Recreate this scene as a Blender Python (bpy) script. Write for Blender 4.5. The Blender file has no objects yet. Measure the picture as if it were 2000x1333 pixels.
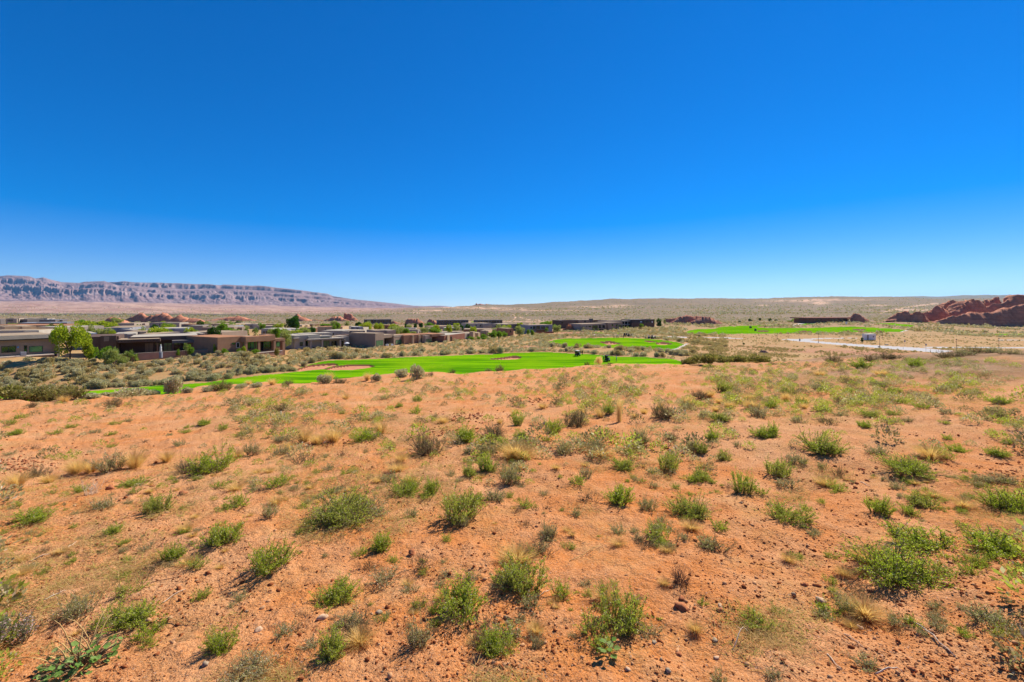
import bpy, math, random
import numpy as np
from mathutils import Vector, Matrix

SC = bpy.context.scene
COL = SC.collection
F = 889.0          # focal length in pixels of the 2000 px wide frame (16 mm on 36 mm)
HZ = 600.0         # row of the true horizon
SUN_AZ, SUN_EL = math.radians(40), math.radians(44)
rng = np.random.default_rng(7)
random.seed(7)

# ------------------------------------------------------------------ helpers
def interp(x, xs, ys): return np.interp(x, xs, ys)

def vnoise(x, y, seed=0):
    xi = np.floor(x).astype(np.int64); yi = np.floor(y).astype(np.int64)
    fx = x - xi; fy = y - yi
    fx = fx*fx*fx*(fx*(fx*6-15)+10); fy = fy*fy*fy*(fy*(fy*6-15)+10)
    def h(a, b):
        n = (a*374761393 + b*668265263 + seed*1442695041) & 0xffffffff
        n = ((n ^ (n >> 13)) * 1274126177) & 0xffffffff
        n = n ^ (n >> 16)
        return (n & 0xffff) / 65535.0*2-1
    a = h(xi, yi); b = h(xi+1, yi); c = h(xi, yi+1); d = h(xi+1, yi+1)
    return (a*(1-fx)+b*fx)*(1-fy) + (c*(1-fx)+d*fx)*fy

def fbm(x, y, oct=4, seed=0, gain=.5):
    t = np.zeros_like(np.asarray(x, float)); a = 1.0; s = 1.0
    for i in range(oct):
        t = t + a*vnoise(x*s, y*s, seed+i*17); a *= gain; s *= 2.03
    return t

def link(name, me, parent=None, mats=()):
    o = bpy.data.objects.new(name, me); COL.objects.link(o)
    if parent is not None: o.parent = parent
    return o

def np_mesh(name, v, f, mat=None, smooth=False, mats=None, midx=None):
    """v (n,3), f (m,k) arrays"""
    v = np.asarray(v, np.float32); f = np.asarray(f, np.int32)
    me = bpy.data.meshes.new(name)
    me.vertices.add(len(v)); me.vertices.foreach_set('co', v.ravel())
    k = f.shape[1]
    me.loops.add(f.size); me.loops.foreach_set('vertex_index', f.ravel())
    me.polygons.add(len(f))
    me.polygons.foreach_set('loop_start', np.arange(0, f.size, k, dtype=np.int32))
    me.polygons.foreach_set('loop_total', np.full(len(f), k, np.int32))
    if mats:
        for m in mats: me.materials.append(m)
        if midx is not None: me.polygons.foreach_set('material_index', np.asarray(midx, np.int32))
    elif mat: me.materials.append(mat)
    if smooth: me.polygons.foreach_set('use_smooth', np.ones(len(f), bool))
    me.update(calc_edges=True)
    return me

class MB:
    """collects boxes, tubes and polygons into ONE mesh"""
    def __init__(s): s.v = []; s.f = []
    def add(s, vs, fs):
        n = len(s.v); s.v += [tuple(p) for p in vs]; s.f += [tuple(i+n for i in q) for q in fs]; return s
    def box(s, x0, x1, y0, y1, z0, z1, taper=0.0):
        if x0 > x1: x0, x1 = x1, x0
        if y0 > y1: y0, y1 = y1, y0
        if z0 > z1: z0, z1 = z1, z0
        t = taper
        return s.add([(x0,y0,z0),(x1,y0,z0),(x1,y1,z0),(x0,y1,z0),(x0+t,y0+t,z1),(x1-t,y0+t,z1),(x1-t,y1-t,z1),(x0+t,y1-t,z1)],
                     [(0,3,2,1),(4,5,6,7),(0,1,5,4),(1,2,6,5),(2,3,7,6),(3,0,4,7)])
    def tube(s, pts, rads, n=6, cap=True):
        pts = [Vector(p) for p in pts]; rings = []
        for i, p in enumerate(pts):
            d = (pts[min(i+1, len(pts)-1)] - pts[max(i-1, 0)])
            if d.length < 1e-9: d = Vector((0,0,1))
            d.normalize()
            a = d.orthogonal().normalized(); b = d.cross(a)
            r = rads[i] if hasattr(rads, '__len__') else rads
            rings.append([p + (a*math.cos(2*math.pi*k/n) + b*math.sin(2*math.pi*k/n))*r for k in range(n)])
        vs = [q for r in rings for q in r]; fs = []
        for i in range(len(pts)-1):
            for k in range(n):
                fs.append((i*n+k, i*n+(k+1) % n, (i+1)*n+(k+1) % n, (i+1)*n+k))
        if cap:
            fs.append(tuple(range(n-1, -1, -1))); m = (len(pts)-1)*n; fs.append(tuple(range(m, m+n)))
        return s.add(vs, fs)
    def lathe(s, prof, n=12, c=(0,0)):
        vs = []; fs = []
        for r, z in prof:
            for k in range(n): vs.append((c[0]+r*math.cos(2*math.pi*k/n), c[1]+r*math.sin(2*math.pi*k/n), z))
        for i in range(len(prof)-1):
            for k in range(n): fs.append((i*n+k, i*n+(k+1) % n, (i+1)*n+(k+1) % n, (i+1)*n+k))
        fs.append(tuple(range(n-1,-1,-1))); m=(len(prof)-1)*n; fs.append(tuple(range(m,m+n)))
        return s.add(vs, fs)
    def build(s, name, mat, parent=None, smooth=False, bevel=0):
        me = bpy.data.meshes.new(name); me.from_pydata(s.v, [], s.f); me.materials.append(mat)
        if smooth:
            for p in me.polygons: p.use_smooth = True
        o = link(name, me, parent)
        if bevel:
            b = o.modifiers.new('bevel', 'BEVEL'); b.width = bevel; b.segments = 1
        return o

def tag(o, label=None, cat=None, group=None, kind=None):
    if label: o['label'] = label
    if cat: o['category'] = cat
    if group: o['group'] = group
    if kind: o['kind'] = kind
    return o
def empty(name, loc=(0,0,0), rz=0, label=None, cat=None, group=None):
    o = bpy.data.objects.new(name, None); COL.objects.link(o); o.location = loc; o.rotation_euler[2] = rz
    o.empty_display_size = .2
    return tag(o, label, cat, group)

# ------------------------------------------------------------------ materials
def nmat(name, rough=.9, spec=.15):
    m = bpy.data.materials.new(name); m.use_nodes = True
    nt = m.node_tree; b = nt.nodes['Principled BSDF']
    b.inputs['Roughness'].default_value = rough; b.inputs['Specular IOR Level'].default_value = spec
    return m, nt, b
def N(nt, t, **kw):
    n = nt.nodes.new(t)
    for k, v in kw.items():
        if k in n.inputs: n.inputs[k].default_value = v
        else: setattr(n, k, v)
    return n
def L(nt, a, b): nt.links.new(a, b)
def ramp(nt, fac, stops):
    r = nt.nodes.new('ShaderNodeValToRGB'); e = r.color_ramp.elements
    while len(e) < len(stops): e.new(.5)
    for i, (p, c) in enumerate(stops):
        e[i].position = p; e[i].color = (*c, 1) if len(c) == 3 else c
    L(nt, fac, r.inputs[0]); return r.outputs[0]
def mix(nt, fac, a, b, mode='MIX'):
    m = nt.nodes.new('ShaderNodeMix'); m.data_type = 'RGBA'; m.blend_type = mode
    for val, i in ((fac, 0), (a, 6), (b, 7)):
        if hasattr(val, 'is_linked'): L(nt, val, m.inputs[i])
        else: m.inputs[i].default_value = val if i == 0 else (*val, 1)
    return m.outputs[2]
def noise(nt, vec, scale, detail=4, rough=.55, out='Fac'):
    n = N(nt, 'ShaderNodeTexNoise'); n.inputs['Scale'].default_value = scale; n.inputs['Detail'].default_value = detail
    n.inputs['Roughness'].default_value = rough
    if vec is not None: L(nt, vec, n.inputs['Vector'])
    return n.outputs[out]
def mrange(nt, v, a, b, c=0., d=1.):
    n = N(nt, 'ShaderNodeMapRange'); L(nt, v, n.inputs[0])
    for i, x in zip((1,2,3,4), (a,b,c,d)): n.inputs[i].default_value = x
    return n.outputs[0]
def math_(nt, op, a, b=None):
    n = N(nt, 'ShaderNodeMath', operation=op)
    for i, v in enumerate((a, b)):
        if v is None: continue
        if hasattr(v, 'is_linked'): L(nt, v, n.inputs[i])
        else: n.inputs[i].default_value = v
    return n.outputs[0]
def objco(nt): return N(nt, 'ShaderNodeTexCoord').outputs['Object']
def bump(nt, b, h, strength, dist):
    n = N(nt, 'ShaderNodeBump'); n.inputs['Strength'].default_value = strength; n.inputs['Distance'].default_value = dist
    L(nt, h, n.inputs['Height']); L(nt, n.outputs[0], b.inputs['Normal'])

def stucco(name, c, var=.25):
    m, nt, b = nmat(name, .95, .1)
    co = objco(nt); n = noise(nt, co, .5, 5, .7); n2 = noise(nt, co, 9, 3)
    c2 = tuple(x*(1-var) for x in c)
    k = mix(nt, ramp(nt, n, [(.3, (0,0,0)), (.7, (1,1,1))]), c2, c)
    k = mix(nt, mrange(nt, n2, .3, .7, 0, .25), k, tuple(x*.6 for x in c))
    L(nt, k, b.inputs['Base Color']); bump(nt, b, n2, .3, .03)
    return m
def plain(name, c, rough=.6, spec=.3, metal=0, var=.12):
    m, nt, b = nmat(name, rough, spec)
    n = noise(nt, objco(nt), 3, 3)
    L(nt, mix(nt, mrange(nt, n, .3, .7, 0, 1), c, tuple(x*(1-var) for x in c)), b.inputs['Base Color'])
    b.inputs['Metallic'].default_value = metal
    return m
def leafmat(name, c1, c2, tip=None, trans=.4, tipamt=.1, hue=.5, c3=None):
    """leaves: colour differs leaf by leaf (random per island) and bush by bush"""
    m = bpy.data.materials.new(name); m.use_nodes = True; nt = m.node_tree
    nt.nodes.remove(nt.nodes['Principled BSDF']); out = nt.nodes['Material Output']
    g = N(nt, 'ShaderNodeNewGeometry'); oi = N(nt, 'ShaderNodeObjectInfo')
    r = g.outputs['Random Per Island']
    col = mix(nt, r, c1, c2)
    if c3: col = mix(nt, mrange(nt, oi.outputs['Random'], .35, 1, 0, .85), col, c3)
    if tip: col = mix(nt, math_(nt, 'GREATER_THAN', r, 1-tipamt), col, tip)
    d = N(nt, 'ShaderNodeBsdfDiffuse'); t = N(nt, 'ShaderNodeBsdfTranslucent'); ms = N(nt, 'ShaderNodeMixShader')
    L(nt, col, d.inputs['Color'])
    L(nt, mix(nt, .35, col, (c1[0]*1.3, c1[1]*1.35, c1[2]*.5)), t.inputs['Color'])
    ms.inputs[0].default_value = trans
    L(nt, d.outputs[0], ms.inputs[1]); L(nt, t.outputs[0], ms.inputs[2]); L(nt, ms.outputs[0], out.inputs[0])
    return m

M = {}
M['green'] = leafmat('green_leaf', (.28,.38,.022), (.54,.58,.07), (.76,.67,.42), .54, .07, c3=(.44,.42,.09))
M['olive'] = leafmat('olive_leaf', (.33,.34,.11), (.50,.46,.20), (.74,.62,.44), .42, .16, c3=(.46,.38,.18))
M['dark'] = leafmat('dusky_leaf', (.24,.21,.085), (.38,.30,.14), (.54,.38,.24), .34, .12)
M['creo'] = leafmat('creosote_leaf', (.21,.20,.045), (.36,.32,.09), (.48,.39,.17), .38, .14)
M['straw'] = leafmat('straw', (.64,.42,.14), (.84,.60,.27), None, .5)
M['straw2'] = leafmat('pale_straw', (.78,.55,.22), (.88,.66,.32), None, .45)
M['litter'] = leafmat('dry_litter', (.42,.26,.09), (.60,.41,.17), None, .3)
M['sprig'] = leafmat('sprig', (.30,.33,.05), (.46,.42,.10), None, .35)
M['broad'] = leafmat('broad_leaf', (.15,.30,.05), (.36,.47,.16), None, .5)
M['pink'] = leafmat('pink_tip', (.17,.21,.08), (.31,.29,.15), (.72,.47,.46), .35, .3)
M['sage'] = leafmat('sage_leaf', (.40,.37,.20), (.60,.54,.32), (.70,.63,.42), .34, .2, c3=(.52,.43,.23))
M['scrub'] = leafmat('scrub_leaf', (.36,.29,.12), (.56,.45,.21), (.62,.50,.24), .34, .2)
M['tree_y'] = leafmat('yellow_green_leaf', (.25,.34,.018), (.47,.47,.045), None, .5)
M['tree_g'] = leafmat('green_tree_leaf', (.12,.24,.018), (.30,.41,.045), None, .48)
M['tree_d'] = leafmat('dark_tree_leaf', (.025,.085,.010), (.09,.18,.018), None, .4)
M['tree_o'] = leafmat('olive_tree_leaf', (.26,.31,.075), (.43,.44,.15), None, .45)
M['palm'] = leafmat('palm_frond', (.15,.23,.04), (.34,.37,.11), None, .35)
M['bark'] = plain('bark', (.14,.09,.06), .95, .05)
M['twig'] = plain('twig', (.20,.14,.085), .95, .05)
M['deadtwig'] = plain('dead_twig', (.16,.095,.065), .95, .05)
M['bleached'] = plain('bleached_wood', (.70,.54,.38), .9, .1)
M['stalk'] = plain('dry_stalk', (.58,.37,.14), .9, .1)

def sandmat():
    m, nt, b = nmat('desert_ground', .97, .06)
    co = objco(nt)
    att = N(nt, 'ShaderNodeAttribute', attribute_name='zone')      # r pale sand, g red dirt, b scrub cover
    att2 = N(nt, 'ShaderNodeAttribute', attribute_name='zone2')    # r dark band, g near hill, b pink plain
    s = N(nt, 'ShaderNodeSeparateColor'); L(nt, att.outputs['Color'], s.inputs[0])
    s2 = N(nt, 'ShaderNodeSeparateColor'); L(nt, att2.outputs['Color'], s2.inputs[0])
    n1 = noise(nt, co, .32, 6, .62); n2 = noise(nt, co, 2.6, 7, .68); n3 = noise(nt, co, 34, 5, .65); n4 = noise(nt, co, 1.1, 5, .6)
    base = ramp(nt, n1, [(.40, (.60,.208,.048)), (.60, (.62,.292,.118))])
    pale = ramp(nt, n2, [(.42, (0,0,0)), (.66, (1,1,1))])
    base = mix(nt, math_(nt, 'MULTIPLY', pale, .5), base, (.67,.37,.185))
    khaki = ramp(nt, n4, [(.50, (0,0,0)), (.62, (1,1,1))])
    kh2 = ramp(nt, n3, [(.40, (0,0,0)), (.60, (1,1,1))])
    base = mix(nt, math_(nt, 'MULTIPLY', math_(nt, 'MULTIPLY', khaki, kh2), .62), base, (.50,.31,.105))
    n5 = noise(nt, co, 7.5, 6, .75)
    base = mix(nt, mrange(nt, n5, .50, .70, 0, .5), base, (.42,.155,.05))
    base = mix(nt, mrange(nt, n3, .54, .68, 0, .75), base, (.33,.105,.036))
    n6 = noise(nt, co, 130, 3, .7)
    base = mix(nt, mrange(nt, n6, .50, .66, 0, .5), base, (.36,.125,.045)); base = mix(nt, mrange(nt, n6, .50, .34, 0, .4), base, (.74,.46,.27))
    # gravel speckle
    vo = N(nt, 'ShaderNodeTexVoronoi'); vo.inputs['Scale'].default_value = 46; L(nt, co, vo.inputs['Vector'])
    sep = N(nt, 'ShaderNodeSeparateColor'); L(nt, vo.outputs['Color'], sep.inputs[0])
    peb = math_(nt, 'MULTIPLY', math_(nt, 'LESS_THAN', vo.outputs['Distance'], .28), math_(nt, 'GREATER_THAN', sep.outputs[0], .80))
    base = mix(nt, math_(nt, 'MULTIPLY', peb, .8), base, mix(nt, sep.outputs[1], (.20,.075,.04), (.55,.33,.22)))
    # valley floor: same sand, paler and dustier
    val = ramp(nt, noise(nt, co, .11, 6, .7), [(.36, (.42,.20,.078)), (.64, (.46,.285,.13))])
    lit = ramp(nt, noise(nt, co, .9, 5, .75), [(.42, (0,0,0)), (.62, (1,1,1))])
    val = mix(nt, math_(nt, 'MULTIPLY', lit, .65), val, (.30,.235,.10))
    far = ramp(nt, noise(nt, co, .012, 7, .7), [(.35, (.25,.17,.11)), (.65, (.37,.245,.15))])
    sp = ramp(nt, noise(nt, co, .14, 3, .8), [(.44, (0,0,0)), (.60, (1,1,1))])
    far = mix(nt, math_(nt, 'MULTIPLY', sp, .8), far, (.12,.105,.055))
    sp2 = ramp(nt, noise(nt, co, .035, 4, .8), [(.52, (0,0,0)), (.66, (1,1,1))])
    far = mix(nt, math_(nt, 'MULTIPLY', sp2, .75), far, (.15,.13,.075))
    sp3 = ramp(nt, noise(nt, co, .006, 6, .75), [(.48, (0,0,0)), (.60, (1,1,1))])
    far = mix(nt, math_(nt, 'MULTIPLY', sp3, .35), far, (.12,.105,.075))
    hill = mix(nt, s2.outputs[1], val, base)
    c = mix(nt, s.outputs[2], hill, far)
    c = mix(nt, s2.outputs[2], c, mix(nt, mrange(nt, noise(nt, co, .0022, 10, .8), .42, .58), (.29,.16,.12), (.48,.31,.225)))
    c = mix(nt, math_(nt, 'MULTIPLY', s.outputs[1], .8), c, mix(nt, mrange(nt, noise(nt, co, .2, 6, .7), .35, .65), (.36,.15,.09), (.46,.23,.14)))
    c = mix(nt, math_(nt, 'MULTIPLY', s.outputs[0], .85), c, (.68,.42,.27))
    c = mix(nt, math_(nt, 'MULTIPLY', s2.outputs[0], .8), c, (.07,.06,.055))
    L(nt, c, b.inputs['Base Color'])
    h = math_(nt, 'ADD', math_(nt, 'MULTIPLY', n3, .75), math_(nt, 'ADD', n2, math_(nt, 'MULTIPLY', peb, .35)))
    bump(nt, b, h, .9, .05)
    return m
M['ground'] = sandmat()

def turf():
    m, nt, b = nmat('mown_turf', 1, 0)
    co = objco(nt)
    mp = N(nt, 'ShaderNodeMapping'); mp.inputs['Rotation'].default_value = (0, 0, math.radians(-14)); mp.inputs['Scale'].default_value = (.012, .13, .1)
    L(nt, co, mp.inputs['Vector'])
    fr = N(nt, 'ShaderNodeAttribute', attribute_name='fringe').outputs['Fac']
    n = noise(nt, mp.outputs[0], 2.2, 4, .6); n2 = noise(nt, co, .05, 4, .6); n3 = noise(nt, co, 1.2, 4, .7)
    c = mix(nt, ramp(nt, n, [(.45, (0,0,0)), (.55, (1,1,1))]), (.062,.205,.003), (.175,.375,.004))
    c = mix(nt, ramp(nt, n2, [(.45, (0,0,0)), (.75, (1,1,1))]), c, (.215,.37,.006))
    c = mix(nt, mrange(nt, n3, .3, .75, 0, .4), c, (.07,.19,.004))
    c = mix(nt, mrange(nt, math_(nt, 'ADD', fr, math_(nt, 'MULTIPLY', n3, .5)), .55, 1.05, .85, 0), c, mix(nt, n3, (.10,.17,.02), (.20,.26,.05)))
    L(nt, c, b.inputs['Base Color']); bump(nt, b, n3, .5, .08)
    return m
M['turf'] = turf()
def sandtrap():
    m, nt, b = nmat('bunker_sand', .95, .05)
    n = noise(nt, objco(nt), .6, 5, .6)
    L(nt, mix(nt, mrange(nt, n, .3, .7), (.46,.185,.09), (.56,.26,.14)), b.inputs['Base Color']); bump(nt, b, n, .4, .1)
    return m
M['trap'] = sandtrap()
M['road'] = plain('pale_asphalt', (.45,.425,.40), .9, .1, 0, .12)
M['path'] = plain('concrete_path', (.50,.44,.37), .9, .1, 0, .15)
def rockmat(name, ca, cb, cc, sc=(.03,.03,.55), s2=.25):
    m, nt, b = nmat(name, .95, .08)
    co = objco(nt)
    mp = N(nt, 'ShaderNodeMapping'); mp.inputs['Scale'].default_value = sc; mp.inputs['Rotation'].default_value = (0, math.radians(8), 0)
    L(nt, co, mp.inputs['Vector'])
    n = noise(nt, mp.outputs[0], 1.3, 6, .65); n2 = noise(nt, co, s2, 7, .7)
    c = mix(nt, mrange(nt, n, .38, .62), ca, cb); c = mix(nt, mrange(nt, n2, .40, .72), c, cc)
    L(nt, c, b.inputs['Base Color'])
    bump(nt, b, math_(nt, 'ADD', n, n2), .9, 1.2)
    return m
M['rock'] = rockmat('red_sandstone', (.48,.19,.105), (.62,.28,.165), (.33,.125,.075))
M['mesa'] = rockmat('mesa_rock', (.23,.14,.135), (.37,.26,.24), (.20,.125,.125), (.0006,.0006,.011), .004)
def stonemat(name, c1, c2):
    m, nt, b = nmat(name, 1, 0)
    g = N(nt, 'ShaderNodeNewGeometry'); n = noise(nt, objco(nt), 30, 4)
    c = ramp(nt, g.outputs['Random Per Island'], [(0, c1), (.62, tuple(x*1.25 for x in c1)), (.72, c2), (.93, tuple(x*.9 for x in c2)), (1, (.42,.29,.17))])
    c = mix(nt, mrange(nt, n, .35, .7, 0, .4), c, tuple(x*.6 for x in c1))
    L(nt, c, b.inputs['Base Color'])
    return m
M['pebble'] = stonemat('pebbles', (.25,.08,.03), (.58,.31,.15))
M['clod'] = plain('red_clod', (.50,.19,.085), 1, 0, 0, .4)
M['stone_pale'] = plain('pale_stone', (.68,.44,.27), 1, 0, 0, .3)
M['stone_grey'] = plain('grey_stone', (.40,.30,.20), 1, 0, 0, .3)

M['glass'] = nmat('window_glass', .06, .9)[0]
M['glass'].node_tree.nodes['Principled BSDF'].inputs['Base Color'].default_value = (.012,.022,.02,1)
M['glass'].node_tree.nodes['Principled BSDF'].inputs['Metallic'].default_value = 0
M['reflglass'] = plain('green_reflection_glass', (.10,.22,.10), .08, .8)  # green of the mirrored fairway painted into the pane colour
M['bronze'] = plain('bronze_blind', (.30,.20,.13), .5, .3)
M['w_dark'] = stucco('dark_brown_stucco', (0.154,0.098,0.074))
M['w_brown'] = stucco('brown_stucco', (0.374,0.205,0.122))
M['w_red'] = stucco('red_brown_stucco', (0.366,0.162,0.102))
M['w_taupe'] = stucco('taupe_stucco', (0.337,0.247,0.182))
M['w_grey'] = stucco('grey_stucco', (0.498,0.438,0.345))
M['w_warmgrey'] = stucco('warm_grey_stucco', (0.439,0.353,0.271))
M['w_tan'] = stucco('tan_stucco', (0.615,0.438,0.258))
M['w_cream'] = stucco('cream_stucco', (0.431,0.370,0.300))
M['w_blue'] = stucco('blue_grey_stucco', (0.291,0.309,0.350))
M['w_slate'] = stucco('slate_stucco', (0.191,0.162,0.149))
M['roof'] = stucco('tan_roof_membrane', (.42,.31,.20))
M['roofw'] = stucco('white_roof_membrane', (.50,.43,.33))
M['roofr'] = stucco('terracotta_roof', (.46,.22,.11))
M['pink_wall'] = stucco('mauve_brown_wall', (0.495,0.278,0.195))
M['steel'] = plain('dark_steel', (.035,.03,.028), .5, .4)
M['metal'] = plain('grey_metal', (.35,.35,.36), .5, .5)
M['white'] = plain('white_paint', (.78,.76,.73), .6, .3)
M['rust'] = plain('rust_red_paint', (.22,.11,.08), .8, .2)
M['slab'] = plain('patio_concrete', (.62,.52,.42), .9, .1)
M['navy'] = plain('navy_fabric', (.02,.025,.04), .7, .2)
M['black'] = plain('black_rubber', (.015,.015,.016), .8, .2)
M['skin'] = plain('skin', (.45,.26,.18), .6, .3)
M['blue'] = plain('light_blue_shirt', (.22,.42,.72), .8, .1)
M['khaki'] = plain('khaki_cloth', (.30,.25,.18), .9, .1)
M['denim'] = plain('dark_trousers', (.03,.035,.05), .9, .1)
M['plum'] = plain('dark_plum_shirt', (.06,.03,.035), .9, .1)
M['offwhite'] = plain('off_white_cloth', (.70,.68,.64), .9, .1)
M['tealbox'] = plain('blue_plaque', (.10,.30,.55), .5, .3)
HAZE, EXPO = 1.6e-5, .64
# ------------------------------------------------------------------ terrain height
CREST = ([-1400,-400,0,300,600,900,1200,1300,1400,1500,1700,2000,2400,3400], [17,19,21,24,29,34,37,32,30.5,31,33,33.5,38,40])
def pxof(X, Y): return 1000 + F*X/np.maximum(Y, 5.0)
# valley: column px -> [(Y, z)]
VAL = {
 0:   [(60,-17.6),(80,-17.6),(98,-17.5),(110,-13.2),(118,-12.9),(150,-13.6),(200,-14.8),(300,-16.6),(450,-18.8),(650,-21.2),(900,-21.5),(1500,-29),(2500,-43),(3500,-44),(5000,17)],
 300: [(60,-17.6),(80,-17.6),(103,-17.5),(126,-14.9),(150,-14.4),(200,-15.2),(300,-17.0),(450,-19.2),(650,-22.5),(900,-24),(1500,-31),(2500,-44),(3500,-46),(5000,-5)],
 450: [(60,-17.6),(80,-17.6),(112,-17.5),(122,-15.6),(133,-13.6),(153,-13.6),(200,-15.3),(300,-17.1),(450,-20),(700,-23.5),(900,-24.6),(1500,-32),(2500,-45),(3500,-46),(5000,-22)],
 600: [(60,-17.6),(80,-17.6),(141,-17.5),(168,-15.8),(200,-15.6),(300,-17.2),(500,-21.2),(700,-24),(900,-25.2),(1500,-33),(2500,-46),(3500,-46),(5000,-39)],
 900: [(60,-17.6),(80,-17.6),(162,-17.5),(190,-16.4),(215,-15.8),(300,-18.0),(450,-21.2),(700,-25),(1000,-28),(1500,-30),(2200,-27),(3000,-19),(5000,-12)],
 1200:[(60,-17.6),(80,-17.6),(162,-17.4),(180,-17.1),(198,-17.5),(245,-16.9),(280,-16.8),(320,-17.0),(450,-18.4),(700,-22),(1000,-24),(1500,-24),(3000,4),(5000,79)],
 1500:[(60,-17),(80,-16.9),(150,-17.4),(185,-18.6),(215,-19.2),(260,-19.0),(290,-18.0),(400,-18.2),(550,-19.8),(900,-22.5),(1500,-20),(3000,12),(5000,79)],
 1750:[(60,-15.5),(80,-15.8),(150,-18.2),(178,-20.0),(190,-19.4),(215,-19.5),(250,-19.5),(320,-19.6),(430,-19.2),(520,-18.6),(900,-21.5),(1500,-18),(3000,14),(5000,97)],
 2000:[(60,-14.5),(80,-15.0),(150,-18.0),(190,-19.0),(215,-19.3),(300,-20.0),(450,-22.2),(520,-23),(900,-25),(1500,-18),(3000,16),(5000,108)],
}
VPX = sorted(VAL)
RIDGE = ([840,870,890,915,950,1000,1050,1100,1150,1200,1250,1300,1350,1400,1450,1500,1560,1600,1650,1700,1760,1850,2000],
         [603,602,600.6,598.6,596,597,595,592,589,586,586.5,585.5,586,587,586.5,586.5,584,582.5,582,584,586,588,588])
def valley(X, Y):
    px = np.clip(pxof(X, Y), -1400, 3400); ly = np.log(np.maximum(Y, 1.0))
    zs = []
    for p in VPX:
        ys, zz = zip(*VAL[p]); zs.append(np.interp(ly, np.log(ys), zz))
    z = np.zeros_like(px); pc = np.clip(px, VPX[0], VPX[-1])
    for i in range(len(VPX)-1):
        a, b = VPX[i], VPX[i+1]; m = (pc >= a) & (pc <= b)
        t = (pc-a)/(b-a); t = t*t*(3-2*t)
        z = np.where(m, zs[i]*(1-t)+zs[i+1]*t, z)
    # ridge skyline on the right, plain running up to the mesa foot on the left
    rz = -(np.interp(px, *RIDGE)-HZ)/F*5000
    t = np.clip((Y-2600)/2400, 0, 1); t = t*t*(3-2*t)
    z = np.where(px > 850, z*(1-t)+rz*t, z)
    far = np.interp(px, [-400,0,300,600,750,850,900,2000], [586,588.5,592,599.5,603.5,604,606,606])
    fz = -(far-HZ)/F*9500
    t = np.clip((Y-5000)/4500, 0, 1); z = z*(1-t)+fz*t
    n = fbm(X*.02, Y*.02, 4, 3)*np.clip((Y-60)/3000, 0, .25)*5 + fbm(X*.003+9, Y*.003, 4, 5)*np.clip((Y-1200)/4000, 0, 1)*14
    return z + n
def hill(X, Y, detail=True):
    px = pxof(X, Y)
    z = -1.7 - .0875*Y + .04*X
    cy = np.interp(px, *CREST) + 2.5*vnoise(px*.012, px*0+3., 4)
    d = np.maximum(0, Y-cy)
    z = z - .27*(np.sqrt(d*d+9)-3)
    w = np.clip((Y+2)/6, .25, 1)
    z = z + .10*w*fbm(X*.22, Y*.22, 3, 11) + .035*fbm(X*.9, Y*.9, 3, 12)
    if detail:
        q = fbm(X*4.2, Y*4.2, 4, 13, .55)
        z = z + .015*q + .016*np.maximum(0, fbm(X*11, Y*11, 3, 14, .6)-.25)
    return z
def height(X, Y, detail=True):
    X = np.asarray(X, float); Y = np.asarray(Y, float)
    a = hill(X, Y, detail); b = valley(X, Y)
    return np.where(Y < 14, a, np.maximum(a, b))

# ------------------------------------------------------------------ ground grid
pxs = np.concatenate([np.arange(-1400, -420, 40), np.arange(-420, -40, 8), np.arange(-40, 570, 3.2), np.arange(570, 760, 1.6), np.arange(760, 950, 3.2), np.arange(950, 1025, 1.6), np.arange(1025, 2040, 3.2), np.arange(2040, 2420, 8), np.arange(2420, 3401, 40)])
ny = np.arange(1640, 722, -2.5)
near = 1.7/((ny-HZ)/F-.085); near = near[(near > .9) & (near < 46)]
rowsY = np.concatenate([np.linspace(-4, .85, 14), near, np.arange(near[-1]+1.2, 80, 1.6),
    17.5*F/(np.arange(794, 640, -.7)-HZ), np.geomspace(392, 5200, 150)[0:], np.linspace(5400, 9800, 14)])
rowsY = np.unique(np.round(rowsY, 4))
PX, YY = np.meshgrid(pxs, rowsY)
XX = (PX-1000)/F*np.maximum(YY, 5.0)
ZZ = height(XX, YY)

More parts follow.
